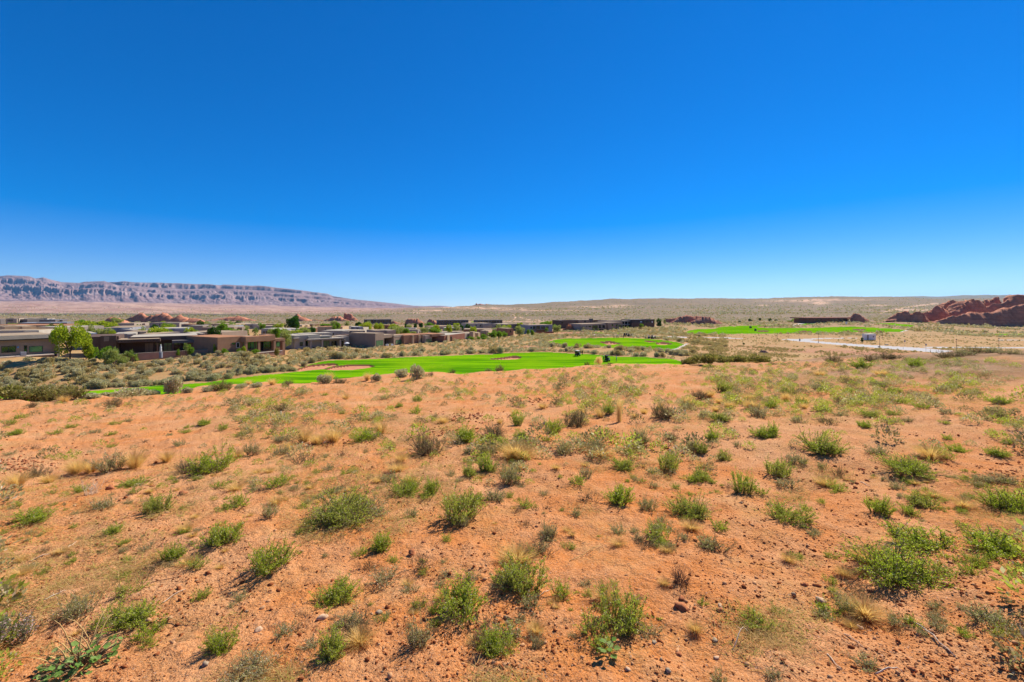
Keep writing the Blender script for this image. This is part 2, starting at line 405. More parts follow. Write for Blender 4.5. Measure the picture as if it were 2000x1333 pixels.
def inpoly(px, py, poly):
    r = np.zeros(px.shape, bool); n = len(poly)
    for i in range(n):
        x0, y0 = poly[i]; x1, y1 = poly[(i+1) % n]
        if y0 == y1: continue
        c = ((y0 > py) != (y1 > py)) & (px < (x1-x0)*(py-y0)/(y1-y0)+x0)
        r ^= c
    return r
def line_d(px, py, pts):
    d = np.full(px.shape, 1e9)
    for (x0, y0), (x1, y1) in zip(pts[:-1], pts[1:]):
        dx, dy = x1-x0, y1-y0; t = np.clip(((px-x0)*dx+(py-y0)*dy)/(dx*dx+dy*dy+1e-9), 0, 1)
        d = np.minimum(d, np.hypot(px-x0-t*dx, py-y0-t*dy))
    return d
FAIR = [
 [(-420,774),(0,769),(150,765),(240,760),(330,752),(400,747.5),(430,744),(470,737),(520,731),(560,728.5),(580,726),(586,718),(604,711),(640,704.5),(700,703),(760,700),(850,695.5),(900,694),(960,692),(1000,690),(1060,688),(1100,689),(1150,692),(1200,697),(1260,698),(1320,702),(1341,706),(1345,712),(1300,730),(1000,790),(600,840),(300,850),(-420,860)],
 [(1068,668),(1085,664),(1110,662),(1150,660.8),(1200,660),(1250,661),(1290,664),(1320,668),(1335,672),(1325,680),(1310,685.5),(1295,686),(1270,682),(1230,680),(1200,680),(1180,678),(1150,677),(1125,681),(1110,679),(1095,674),(1080,671)],
 [(1332,652),(1350,645),(1365,643),(1400,642),(1402,639),(1440,637),(1480,635.5),(1530,633.3),(1538,635),(1500,637),(1478,638.8),(1500,641),(1560,641),(1620,639.5),(1660,638.5),(1700,640),(1730,642),(1772,644),(1760,649),(1700,649),(1640,649.5),(1580,651),(1500,652),(1420,653)],
 [(1560,632.2),(1575,631.5),(1592,632.5),(1585,634.5),(1562,635)],
 [(1704,632),(1740,631.5),(1785,635.5),(1782,640),(1760,638),(1730,634)],
 [(1878,652),(2000,652.2),(2060,652.5),(2060,655),(1960,655.4),(1920,653.6),(1880,653.4)],
 [(1156,650),(1180,650),(1180,652.8),(1158,652.8)], [(1198,650.5),(1216,650.5),(1214,653),(1199,653)],
 [(920,628),(935,628),(935,630.6),(921,630.6)],
]
BUNK = [[(577,722),(608,713.2),(640,711),(656,711.3),(661,713),(640,716.5),(632,720.5),(600,723.5),(585,725.5)],
 [(634,721.5),(650,716.5),(680,713),(722,713),(732,715.3),(715,718.8),(690,722),(652,723)],
 [(956,701.5),(988,698),(1000,696.2),(1010,696),(1018,698),(1012,701),(990,702.4),(965,702.4)],
 [(1172,668),(1190,667),(1200,668.2),(1212,671.2),(1200,672.6),(1185,672.2)],
 [(1258,666),(1276,666.3),(1282,668.2),(1268,668.4)], [(1281,670.2),(1292,668.2),(1302,669.2),(1312,671.8),(1300,673.2),(1284,672.4)],
 [(1478,646.6),(1490,645.8),(1501,646.6),(1498,648),(1482,648)], [(1557,647.5),(1570,646.6),(1586,648),(1572,649)], [(1663,644.6),(1680,643.6),(1692,644),(1686,645.4)]]
ROAD = [[(1526,663.8),(1545,662.2),(1575,662.4),(1600,660.8),(1650,660.2),(1650,661.4),(1600,662.4),(1580,664.6),(1600,667.4),(1650,671),(1700,674.4),(1760,677.6),(1800,680),(1862,685.8),(1838,690.4),(1790,686),(1740,682),(1700,678.8),(1640,674.2),(1600,671),(1560,667.2)],
 [(1800,677.6),(1900,678.4),(2060,679),(2060,681),(1900,680.2),(1810,680)], [(1950,664),(2060,664.2),(2060,665.6),(1950,665.2)],
 [(1104,652.8),(1180,654),(1250,656),(1310,657.4),(1380,659),(1450,660.6),(1450,661.8),(1380,660.6),(1310,659.2),(1250,657.6),(1180,655.4),(1104,653.8)],
 [(1654,660.2),(1676,660.2),(1676,661.4),(1654,661.4)]]
PATH = [[(1306,683),(1319,681.5),(1330,677),(1340,671.2),(1345,671.4),(1334,677.5),(1322,682.6),(1318,684.4),(1330,689.8),(1322,690.2),(1309,686)],
 [(1546,636.4),(1556,633),(1570,630.8),(1600,631.2),(1602,632.4),(1575,632.2),(1560,634.2),(1551,636.8)],
 [(1756,649),(1764,646.4),(1772,645),(1773,646),(1766,647.6),(1761,649.2)], [(1774,641.5),(1786,643.4),(1785,644.6),(1774,643)],
 [(1332,711),(1345,708),(1345,709.6),(1336,713)], [(1100,644),(1118,641.8),(1135,638.6),(1136,640.4),(1120,643.6),(1104,645.6)]]
FPX = 1000+F*XX/np.maximum(YY, .5); FPY = HZ - F*ZZ/np.maximum(YY, .5)
isv = YY > 62
bk = np.zeros(PX.shape)
for p in BUNK:
    for ox in (-1.2, 0, 1.2):
        for oy in (-.45, 0, .45): bk += (inpoly(FPX+ox, FPY+oy, p) & isv)/9.0
bk = np.clip(bk, 0, 1)
ZZ0 = ZZ.copy()
ZZ = ZZ - bk*.55*np.clip(YY/150, .6, 2.0)
# masks of real surface cover
def blob(cx, cy, rx, ry): return np.exp(-((FPX-cx)/rx)**2-((FPY-cy)/ry)**2)
pale = np.zeros(PX.shape); red = np.zeros(PX.shape)
wob = fbm(XX*.03, YY*.03, 4, 21)
for a in [(905,601,60,1.6),(970,603,60,1.4),(850,607,40,1.2),(800,612,40,1.),(1170,600,45,1.5),(1215,597,25,1.),(1560,588,60,2.),(1600,592,18,3.),(1620,586,70,1.6),(1715,597,25,1.2),(1490,597,10,1.),(1060,607,60,1.),(1790,606,60,1.5),(1000,606,40,1.2)]:
    pale = np.maximum(pale, blob(*a)*np.clip(.9+1.1*wob, 0, 1.3))
pale = np.maximum(pale, 1.2*(line_d(FPX, FPY*3, [(1003,1874),(1007,1862),(1005,1852),(1002,1846)]) < 1.3))
pale = np.maximum(pale, 1.2*(line_d(FPX, FPY*3, [(1062,1880),(1030,1872),(1016,1861),(1015,1851),(1030,1843)]) < 1.3))
pale = np.maximum(pale, .8*(line_d(FPX, FPY*3, [(880,1888),(1000,1884),(1090,1886)]) < 1.6))
pale = np.maximum(pale, .7*(line_d(FPX, FPY*3, [(1720,1836),(1770,1800),(1830,1780)]) < 4))
pale = np.maximum(pale, .45*np.clip(1-line_d(FPX, FPY*3, [(190,1774),(260,1790),(330,1812),(430,1836)])/9, 0, 1))
pale = np.where(YY > 62, pale, 0)
for a in [(1480,682,60,5,),(1560,686,110,5),(1680,690,130,5),(1800,697,90,6),(1030,678,14,1.6),(1045,681,12,1.6),(1120,650,25,2.)]: red = np.maximum(red, blob(*a))
red = np.clip(red*1.4*np.clip(.8+.9*wob, 0, 1.4), 0, 1)*isv
sag = np.clip((YY-260)/500, 0, 1)
sag = np.maximum(sag, np.clip((FPX-1330)/200, 0, 1)*np.clip((760-FPY)/60, 0, .62)*(YY < 62)*np.clip(.9+1.3*fbm(XX*.25, YY*.25, 3, 23), .1, 1.2))
nearh = 1-np.clip((hill(XX, YY, False)*0 + YY-np.interp(PX, *CREST)-3)/14, 0, 1)
darkb = np.clip(1-np.abs(FPY-(614.2+.004*FPX))/2.6, 0, 1)*2.*(FPX < 520)*np.clip((560-FPX)/60, 0, 1)*(YY > 1100)
pinkp = np.clip((YY-2600)/900, 0, 1)*np.clip((860-FPX)/120, 0, 1)
r_, c_ = PX.shape
idx = np.arange(r_*c_).reshape(r_, c_)
quads = np.stack([idx[:-1,:-1], idx[:-1,1:], idx[1:,1:], idx[1:,:-1]], -1).reshape(-1, 4)
verts = np.stack([XX, YY, ZZ], -1).reshape(-1, 3)
mid = lambda A: (.25*(A[:-1,:-1]+A[1:,:-1]+A[:-1,1:]+A[1:,1:])).ravel()
cpx, cpy, cy = mid(FPX), HZ-F*mid(ZZ0)/np.maximum(mid(YY), .5), mid(YY)
zone = np.zeros(len(quads), int)
okv = cy > 62
cX, cY = mid(XX), mid(YY)
jx = 4*fbm(cX*.11, cY*.11, 3, 91)*np.clip(200/np.maximum(cy, 60), .4, 1.5); jy = .7*fbm(cX*.13, cY*.13, 3, 92)
for p in FAIR: zone[inpoly(cpx+jx, cpy+jy, p) & okv] = 1
fringe = np.zeros(PX.shape)
for p in FAIR:
    for ox, oy in ((-9,0),(9,0),(0,-1.6),(0,1.6),(-5,-1),(5,1),(-5,1),(5,-1)): fringe += (inpoly(FPX+ox, FPY+oy, p) & (YY > 62))/8.0
for p in BUNK: zone[inpoly(cpx, cpy, p) & okv] = 2
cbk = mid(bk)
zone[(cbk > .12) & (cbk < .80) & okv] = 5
for p in ROAD: zone[inpoly(cpx, cpy, p) & okv] = 3
for p in PATH: zone[inpoly(cpx, cpy, p) & okv] = 4
ZONE = zone.reshape(r_-1, c_-1)
def submesh(name, sel, mat, attrs=True):
    q = quads[sel]; u, inv = np.unique(q, return_inverse=True)
    me = np_mesh(name, verts[u], inv.reshape(-1, 4), mat, smooth=True)
    if attrs:
        for nm, ch in (('zone', (pale, red, sag)), ('zone2', (darkb, nearh, pinkp))):
            a = me.attributes.new(nm, 'FLOAT_COLOR', 'POINT')
            d = np.ones((len(u), 4), np.float32)
            for k, arr in enumerate(ch): d[:, k] = np.clip(arr.ravel()[u], 0, 1)
            a.data.foreach_set('color', d.ravel())
    return me
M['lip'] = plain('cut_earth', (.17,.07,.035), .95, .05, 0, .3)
tag(link('ground', submesh('ground', zone == 0, M['ground'])), kind='structure')
tm = submesh('golf_turf', zone == 1, M['turf'], False)
tv = np.unique(quads[zone == 1]); ta = tm.attributes.new('fringe', 'FLOAT', 'POINT'); ta.data.foreach_set('value', np.clip(fringe.ravel()[tv], 0, 1).astype(np.float32))
tag(link('golf_turf', tm), kind='structure')
tag(link('bunker_sand', submesh('bunker_sand', zone == 2, M['trap'], False)), kind='structure')
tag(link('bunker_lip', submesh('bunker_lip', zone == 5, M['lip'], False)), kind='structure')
tag(link('road', submesh('road', zone == 3, M['road'], False)), kind='structure')
tag(link('path', submesh('path', zone == 4, M['path'], False)), kind='structure')

# first visible ground point along a pixel ray
def ray(px, py):
    """-> X, Y, Z of the first ground point seen at (px, py)"""
    c = int(np.clip(np.searchsorted(pxs, px), 1, len(pxs)-1))
    Y = rowsY[rowsY > 1.2]
    X = (px-1000)/F*Y
    Z = height(X, Y, False)
    p = HZ-F*Z/Y
    k = int(np.argmax(p <= py)) if (p <= py).any() else len(Y)-1
    if k == 0: return X[0], Y[0], Z[0]
    t = (p[k-1]-py)/max(1e-6, p[k-1]-p[k]); y = Y[k-1]+t*(Y[k]-Y[k-1]); x = (px-1000)/F*y
    return x, y, float(height(x, y))
def rays(px, py):
    """vectorised ray() over arrays"""
    px = np.asarray(px, float); py = np.asarray(py, float)
    Y = rowsY[rowsY > 1.2][::2]
    out = np.zeros((len(px), 3))
    for s in range(0, len(px), 2000):
        a, b = px[s:s+2000, None], py[s:s+2000, None]
        X = (a-1000)/F*Y[None]; Z = height(X, np.broadcast_to(Y[None], X.shape), False)
        P = HZ-F*Z/Y[None]; hit = P <= b
        k = np.where(hit.any(1), hit.argmax(1), len(Y)-1); k = np.maximum(k, 1); i = np.arange(len(k))
        p0, p1 = P[i, k-1], P[i, k]; t = np.clip((p0-b[:, 0])/np.maximum(1e-6, p0-p1), 0, 1)
        y = Y[k-1]+t*(Y[k]-Y[k-1]); x = (a[:, 0]-1000)/F*y
        out[s:s+2000] = np.stack([x, y, height(x, y)], -1)
    return out
def zone_at(X, Y):
    px = 1000+F*X/Y; i = np.clip(np.searchsorted(rowsY, Y)-1, 0, r_-2); j = np.clip(np.searchsorted(pxs, px)-1, 0, c_-2)
    return ZONE[i, j]

# ------------------------------------------------------------------ mesa, far ridge, rocks
def relief(name, top, base, Y0, Y1, px0, px1, dpx, rows, prof, gully, seed, mat, parent=None, back=True, gl=.02):
    """a hill with a real depth: foot line at Y0, crest line at Y1, back slope beyond"""
    px = np.arange(px0, px1+.1, dpx); n = len(px)
    T = np.concatenate([np.linspace(0, 1, rows), np.linspace(1.04, 1.6, 10)]) if back else np.linspace(0, 1, rows)
    vs = []
    tp = np.interp(px, *zip(*top)); bs = np.interp(px, *zip(*base))
    for t in T:
        tt = min(t, 1.0)
        g = gully*1.7*(fbm(px*gl*.6+t*.8, px*0+t*2.2, 5, seed, .6))*math.sin(math.pi*min(max(tt, .0), 1))**.6
        g2 = gully*.5*(1-t*.5)*(np.abs(vnoise(px*gl*6+1.2*vnoise(px*gl*3, px*0+t*4, seed+5), px*0+t*1.6, seed+3))-.4)*math.sin(math.pi*tt)**.7
        te = np.clip(tt+g+g2, 0, 1)
        Y = Y0+(Y1-Y0)*t
        zb = -(bs-HZ)/F*Y0; zt = -(tp-HZ)/F*Y1
        pr = np.interp(te, *prof)
        z = zb+(zt-zb)*(pr if t <= 1 else (1-((t-1)/.6)**1.5))
        if t > 1: z = np.minimum(z, zt)
        vs.append(np.stack([(px-1000)/F*Y, np.full(n, Y), z - (2 if t == 0 else 0)], -1))
    V = np.array(vs).reshape(-1, 3); R = len(T)
    id_ = np.arange(R*n).reshape(R, n)
    q = np.stack([id_[:-1,:-1], id_[:-1,1:], id_[1:,1:], id_[1:,:-1]], -1).reshape(-1, 4)
    return link(name, np_mesh(name, V, q, mat, smooth=True), parent)
MT = [(-420,536),(-120,541),(0,540),(15,538),(57,540),(70,544.5),(85,542),(97,546),(120,551.5),(155,553),(163,551),(185,550),(203,549.5),(215,553),(230,558),(265,559),(300,562),(360,565),(430,564),(520,568),(600,575),(645,579),(652,582),(670,583.5),(700,587),(705,586.5),(740,590),(775,593.5),(808,597.6),(830,598.4),(850,597.6),(866,598),(880,599.5),(892,602)]
MB_ = [(-420,584),(0,588),(190,592),(350,596),(550,600.5),(700,602.5),(760,604),(892,605)]
mp = ([0,.2,.42,.52,.56,.72,.78,.92,1.0], [0,.09,.28,.40,.54,.66,.80,.92,1.0])
tag(relief('mesa_cliffs', MT, MB_, 9400, 12600, -420, 892, 1.2, 90, mp, .075, 31, M['mesa'], gl=.03), kind='structure')
MT2 = [(190,556),(213,552.5),(245,552),(265,554),(290,554.5),(310,553.5),(400,556),(430,558),(437,557),(520,560),(600,569.5),(640,574.5),(650,579),(690,585),(760,592)]
tag(relief('mesa_plateau', MT2, [(190,575),(760,598)], 12400, 14600, 190, 760, 2, 30, ([0,.3,.5,.6,1],[0,.35,.6,.9,1]), .12, 35, M['mesa'], gl=.03), kind='structure')
tag(relief('far_hills', [(1500,592),(1600,585),(1660,581.5),(1720,581),(1800,579.5),(1830,580),(1900,577.5),(1960,577),(2050,576),(2420,572)], [(1500,596),(2420,592)], 7000, 9800, 1500, 2420, 3, 30, ([0,.5,.8,1],[0,.45,.85,1]), .14, 41, M['ground'], gl=.02), kind='structure')
M['farhill'] = rockmat('far_sage_hill', (.20,.165,.11), (.27,.215,.15), (.15,.125,.085))
bpy.data.objects['far_hills'].data.materials[0] = M['farhill']
# ------------------------------------------------------------------ rock outcrops
def rock(outline, base, Y, depth, label, mat='rock', seed=0, slant=0.0, group=None, name='rock_outcrop', dpx=None):
    px0, px1 = outline[0][0], outline[-1][0]
    n = int(max(14, min(90, (px1-px0)*1.1))); px = np.linspace(px0, px1, n)
    xs, ys = zip(*outline); tp = np.interp(px, xs, ys)+np.clip((base-np.interp(px, xs, ys))*.12, 0, 1.6)*fbm(px*.33, px*0+seed, 4, seed, .65)
    R = 22; T = np.linspace(-1, 1, R); vs = []
    zb = -(base-HZ)/F*Y; cx = ((px0+px1)/2-1000)/F*Y
    edge = np.sin(np.pi*np.clip(np.linspace(0, 1, n), 0, 1))**.5
    for t in T:
        x = (px-1000)/F*Y; y = np.full(n, Y)+depth*t*(.35+.65*edge)
        zt = -(tp-HZ)/F*Y
        s = 16./max(10, (px1-px0)/F*Y)
        tt = t + .25*fbm(x*.05+seed, x*0+t*1.5, 3, seed)*(1-abs(t))
        cap = np.where(tt < -.62, np.clip((1+tt)/.38, 0, 1)**.55, np.clip((1-tt)/1.62, 0, 1)**.75)
        st = np.round(cap*6+fbm(x*.06, y*.06, 3, seed+4)*.5)/6
        cap = .55*cap+.45*np.clip(st, 0, 1) if abs(t) < .97 else cap*0
        z = zb-1.5+(np.maximum(zt-zb, .2)+1.5)*cap*(1+.05*fbm(x*.11, y*.11, 4, seed+9)*(abs(t) > .12))
        vs.append(np.stack([x+slant*(z-zb)+depth*.06*fbm(x*.08, z*.12+t, 3, seed+2), y + depth*.26*fbm(x*.075, z*.03+3, 5, seed+1)*(1-abs(t)), z], -1))
    V = np.array(vs).reshape(-1, 3)
    id_ = np.arange(R*n).reshape(R, n)
    q = np.stack([id_[:-1,:-1], id_[:-1,1:], id_[1:,1:], id_[1:,:-1]], -1).reshape(-1, 4)
    V = V - np.array([cx, Y, zb]);
    o = link(name, np_mesh(name, V, q, M[mat], smooth=False)); o.location = (cx, Y, zb)
    return tag(o, label, 'rock', group)
RK = [
 ([(213,628),(222,622),(232,620),(240,622),(250,628),(259,634)], 634, 600, 16, 'small slanted red rock slab beyond the yellow green trees, left of the long red ridge'),
 ([(247,631),(262,624),(280,616),(289,612),(296,614),(306,619),(312,616),(322,613),(332,609),(338,611),(350,617),(358,621),(363,616.5),(370,619),(378,623),(390,621),(400,625),(410,629),(424,633)], 634, 700, 26, 'long jagged red sandstone ridge behind the flat roofs on the left'),
 ([(404,627),(420,624),(440,622),(455,620),(468,618),(480,619.5),(492,623),(497,622),(508,626),(522,629.5)], 630, 780, 26, 'low rounded red rock hump right of the long jagged ridge'),
 ([(576,627),(582,615),(586,613.5),(592,617),(600,620),(608,625),(613,628)], 628, 800, 20, 'pointed red rock partly behind the dark green tree'),
 ([(606,626),(620,624),(634,626)], 628, 850, 12, 'very low red ledge between the pointed rock and the tilted fin'),
 ([(630,627),(645,622),(658,618),(668,618),(680,623),(693,630)], 630, 800, 20, 'low red rock mound at the foot of the tilted fin'),
 ([(671,624),(674,618),(677,612),(680,611),(686,614),(695,620),(704,627),(707,629)], 630, 830, 16, 'tilted dark red rock fin with a steep left face'),
 ([(762,632),(770,627),(780,630),(797,632)], 633, 640, 12, 'low red rock in front of the dark lodge, left of the blocky one'),
 ([(792,632),(796,624),(805,623),(818,623),(823,626),(831,633)], 634, 620, 14, 'blocky flat topped red rock in front of the dark lodges'),
 ([(835,633),(838,626),(841,623),(845,622),(850,624),(856,630),(860,634)], 635, 610, 12, 'rounded red rock dome just right of the blocky flat topped rock'),
 ([(1297,629),(1299,622.5),(1310,622),(1318,620.5),(1324,623),(1330,629)], 630, 560, 10, 'small red rock beside the round dark tree on the knoll'),
 ([(1305,631),(1318,624),(1326,619),(1332,616),(1336,614.2),(1342,615.5),(1350,618.5),(1355,615.5),(1362,617.5),(1370,623),(1376,630)], 631, 540, 18, 'dark red rock mound with two peaks above the third fairway'),
 ([(1345,632),(1355,624),(1366,620),(1375,618),(1385,621),(1392,624.5),(1398,626),(1408,632)], 632, 515, 14, 'lower dark red mound at the right front of the two peaked mound'),
 ([(1651,627),(1658,616),(1661,612.5),(1668,613),(1672,618),(1680,621),(1692,627)], 628, 560, 14, 'conical red rock beside the low red clubhouse'),
 ([(1733,627),(1741,620),(1748,610),(1752,606),(1759,606.5),(1764,612),(1769,618),(1774,626)], 627, 570, 18, 'steep separate red rock cone, leftmost of the big rocks on the right'),
 ([(1766,628),(1771,614),(1776,609),(1780,608),(1788,612),(1793,618),(1800,620),(1806,629)], 630, 560, 16, 'second smaller red rock cone just right of the steep cone'),
 ([(1790,633),(1795,611),(1799,607.5),(1804,607),(1810,598),(1818,597),(1825,601),(1833,606),(1838,612),(1846,633)], 633, 580, 20, 'dark shaded red dome between the two cones and the tall ridge'),
 ([(1815,634),(1825,600),(1835,591),(1841,587),(1846,588),(1855,596),(1862,605),(1872,634)], 635, 640, 24, 'round topped red dome standing behind the dark shaded dome'),
 ([(1806,633),(1818,616),(1835,609),(1845,606),(1858,595),(1865,591),(1871,583.5),(1878,584.5),(1885,588),(1895,594),(1905,606),(1915,636)], 636, 600, 28, 'tall red sandstone ridge with pale ledges left of the main massif'),
 ([(1880,610),(1890,590),(1900,588),(1912,586),(1920,584.5),(1925,583),(1932,584),(1945,600),(1950,636)], 638, 680, 24, 'back red dome seen between the pale ledged ridge and the massif'),
 ([(1885,640),(1895,615),(1905,602),(1920,592),(1930,586),(1940,583),(1950,579),(1955,580),(1962,577),(1966,575),(1973,572),(1978,574),(1984,576),(1990,575.5),(1998,578),(2010,580),(2060,585),(2120,600),(2170,640)], 643, 620, 45, 'highest red sandstone massif at the right edge of the photo'),
 ([(1805,635),(1830,622),(1850,614),(1880,610),(1900,611),(1930,606),(1955,599),(1970,596),(1980,596),(1986,603),(1995,614),(2008,622),(2050,645)], 641, 540, 22, 'broad front cliff of dark red rock at the foot of the massif'),
]
for i, (ol, b, Y, d, lb) in enumerate(RK):
    rock(ol, b, Y, d, lb, seed=100+i*7, slant=.0)
rock([(916,600),(925,596.5),(932,593),(936,594.5),(940,594),(946,595.2),(951,593.4),(957,597),(970,600)], 600.5, 4600, 90, 'distant knobbly rock crown on the skyline in the middle of the photo', seed=301)

# ------------------------------------------------------------------ plant prototypes
def cards(P, size, asp, R, upbias=.3, nrm=None):
    """diamond leaves at points P -> verts, quads"""
    n = len(P)
    a = R.normal(size=(n, 3)); a[:, 2] = np.abs(a[:, 2])*(1+upbias)+upbias*.5
    if nrm is not None: a = a*.7+nrm*.9
    a /= np.linalg.norm(a, axis=1)[:, None]
    b = np.cross(a, R.normal(size=(n, 3))); b /= np.linalg.norm(b, axis=1)[:, None]+1e-9
    s = size*R.uniform(.6, 1.3, (n, 1))
    v = np.stack([P, P+a*s*.5+b*s*asp*.5, P+a*s, P+a*s*.5-b*s*asp*.5], 1).reshape(-1, 3)
    return v, np.arange(n*4).reshape(n, 4)
def tubes_np(lines, r0, n=3):
    V = []; Q = []; k = 0
    for p, r in lines:
        p = np.asarray(p); m = len(p); d = np.gradient(p, axis=0); d /= np.linalg.norm(d, axis=1)[:, None]+1e-9
        a = np.cross(d, [.3,.2,.93]); a /= np.linalg.norm(a, axis=1)[:, None]+1e-9; b = np.cross(d, a)
        rr = np.linspace(r, r*.35, m)[:, None]
        ring = np.stack([p+(a*math.cos(t)+b*math.sin(t))*rr for t in np.arange(n)*2*math.pi/n], 1)
        V.append(ring.reshape(-1, 3)); i = np.arange(m*n).reshape(m, n)+k
        Q.append(np.stack([i[:-1], np.roll(i[:-1], -1, 1), np.roll(i[1:], -1, 1), i[1:]], -1).reshape(-1, 4)); k += m*n
    return np.concatenate(V), np.concatenate(Q)
def twigset(R, nst, spread, h, side=3, curl=.25, droop=0):
    out = []
    ncl = int(R.integers(3, 6)); a0 = R.uniform(0, 6.28)
    cl_ = [(np.array([math.cos(a0+i*6.28/ncl), math.sin(a0+i*6.28/ncl), 0])*R.uniform(.06, .26), R.uniform(.6, 1.08)) for i in range(ncl)]
    for i in range(nst):
        az = R.uniform(0, 2*math.pi); th = spread*R.uniform(.05, 1)**.6
        cc, hh = cl_[int(R.integers(ncl))]
        ln = R.uniform(.45, .95)*hh*(1.25 if R.uniform() < .12 else 1)
        d = np.array([math.cos(az)*math.sin(th)*.40, math.sin(az)*math.sin(th)*.40, math.cos(th)*h*1.05+.04])
        b = cc+np.array([math.cos(az), math.sin(az), 0])*R.uniform(0, .08)
        s = np.linspace(0, 1, 5)[:, None]
        side_v = R.normal(0, curl*.16, 3)
        p = b + d*s*ln + side_v*s*s + np.array([0, 0, 1])*(s-s*s)*(.10*h-droop)
        p[:, 2] = np.maximum(p[:, 2], .005)
        out.append((p, .0065))
        for j in range(R.integers(max(1, side-1), side+2)):
            k = R.uniform(.25, .9); i0 = min(3, int(k*4)); q0 = p[i0]+(p[i0+1]-p[i0])*(k*4-i0)
            dd = d*.45+R.normal(0, .13, 3); dd[2] = abs(dd[2])*.9+.02
            l2 = R.uniform(.3, .6)
            q = q0+dd*l2*np.linspace(0, 1, 3)[:, None]
            out.append((q, .004))
    return out
def on_lines(R, lines, n, lo=.1, hi=1.0, jit=.008):
    L_ = np.array([np.linalg.norm(p[-1]-p[0]) for p, r in lines]); c = R.choice(len(lines), n, p=L_/L_.sum())
    t = R.uniform(lo, hi, n); P = np.empty((n, 3))
    for i in range(n):
        p = lines[c[i]][0]; k = t[i]*(len(p)-1); j = min(len(p)-2, int(k)); P[i] = p[j]+(p[j+1]-p[j])*(k-j)
    return P+R.normal(0, jit, (n, 3))
PROTO = {}
def shrub_proto(key, seed, leaf, stem, nst, nl, h, spread, ls, asp=.5, side=3, lo=.15, jit=.012, curl=.25):
    R = np.random.default_rng(seed)
    ln = twigset(R, nst, spread, h, side, curl)
    v, q = tubes_np(ln, .006)
    st = np_mesh('stems', v, q, M[stem])
    fo = None
    if nl:
        P = on_lines(R, ln, nl, lo, 1, jit); v, q = cards(P, ls, asp, R); fo = np_mesh('foliage', v, q, M[leaf])
    PROTO.setdefault(key, []).append((st, fo))
for i in range(5): shrub_proto('G', 10+i, 'green', 'twig', 85, 5200, .50+.05*(i % 3), 1.25+.08*(i % 2), .030, .5)
for i in range(4): shrub_proto('B', 20+i, 'green', 'twig', 130, 9500, .46, 1.35, .020, .55)
for i in range(4): shrub_proto('O', 30+i, 'olive', 'twig', 70, 2500, .52+.06*(i % 2), 1.2, .032, .42, lo=.3)
for i in range(3): shrub_proto('K', 40+i, 'dark', 'deadtwig', 90, 3600, .55, 1.3, .026, .45)
for i in range(3): shrub_proto('T', 50+i, None, 'deadtwig', 60, 0, .55, 1.3, 0, side=6, curl=.8)
for i in range(2): shrub_proto('W', 55+i, None, 'bleached', 26, 0, .5, 1.3, 0, side=4, curl=.9)
for i in range(3): shrub_proto('S', 60+i, 'green', 'twig', 40, 1500, .50, 1.25, .040, .5)
for i in range(3): shrub_proto('s', 65+i, 'olive', 'twig', 40, 1100, .48, 1.25, .040, .45)
for i in range(2): shrub_proto('t', 68+i, 'dark', 'deadtwig', 36, 420, .45, 1.3, .036, .4)
for i in range(3): shrub_proto('C', 70+i, 'creo', 'twig', 80, 4200, .75, .95, .040, .5)
for i in range(1): shrub_proto('P', 75+i, 'pink', 'twig', 80, 4600, .62, .85, .030, .5)
def tuft_proto(key, seed, mat, nb, h, spread, w, bend=.5):
    R = np.random.default_rng(seed); V = []; Q = []; k = 0
    for i in range(nb):
        az = R.uniform(0, 2*math.pi); r0 = abs(R.normal(0, .10)); th = spread*R.uniform(0, 1)**.8
        d = np.array([math.cos(az), math.sin(az), 0]); ln = R.uniform(.5, 1.05)
        s = np.linspace(0, 1, 4)
        out = (np.sin(th)*s*.5+bend*.22*s**2)*ln; up = h*np.cos(th*.8)*ln*(s-.28*bend*s**2.2)
        c = d[None]*(r0+out)[:, None]+np.array([0, 0, 1])*up[:, None]+R.normal(0, .018, 3)*s[:, None]
        sd = np.array([-d[1], d[0], 0])*math.cos(az*3)+np.array([0,0,.3]); sd /= np.linalg.norm(sd)
        ww = w*np.array([1, .9, .7, .15])[:, None]
        a = c+sd*ww; b = c-sd*ww
        V.append(np.stack([a, b], 1).reshape(-1, 3)); j = np.arange(4)*2+k
        Q.append(np.stack([j[:-1], j[:-1]+1, j[1:]+1, j[1:]], -1)); k += 8
    PROTO.setdefault(key, []).append((None, np_mesh('blades', np.concatenate(V), np.concatenate(Q), M[mat])))
for i in range(4): tuft_proto('D', 80+i, 'straw', 620, .62, 1.15, .0045, .7)
for i in range(2): tuft_proto('U', 85+i, 'straw2', 380, 1.0, .42, .006, .15)

def lobes(R, n, cx=.33, zlo=.35, zhi=.9, rl=.16, rh=.30):
    out = []
    for i in range(n):
        a = R.uniform(0, 2*math.pi); r = cx*math.sqrt(R.uniform(0, 1)); z = R.uniform(zlo, zhi)
        k = math.sqrt(max(.15, 1-((z-(zlo+zhi)/2)/(zhi-zlo)*1.3)**2))
        out.append((np.array([r*math.cos(a)*k, r*math.sin(a)*k, z]), R.uniform(rl, rh)*(.7+.3*k)))
    return out
def crown_cards(R, lb, n, ls, asp=.7, zmin=.0, sq=.85):
    P = []; Nn = []
    tot = sum(r*r for c, r in lb)
    for c, r in lb:
        m = int(n*r*r/tot)+1; d = R.normal(size=(m, 3)); d /= np.linalg.norm(d, axis=1)[:, None]
        rad = r*R.uniform(.25, 1, m)[:, None]**.4
        P.append(c+d*rad*np.array([1, 1, sq])); Nn.append(d)
    P = np.concatenate(P); Nn = np.concatenate(Nn); k = P[:, 2] > zmin
    return cards(P[k], ls, asp, R, .1, Nn[k])
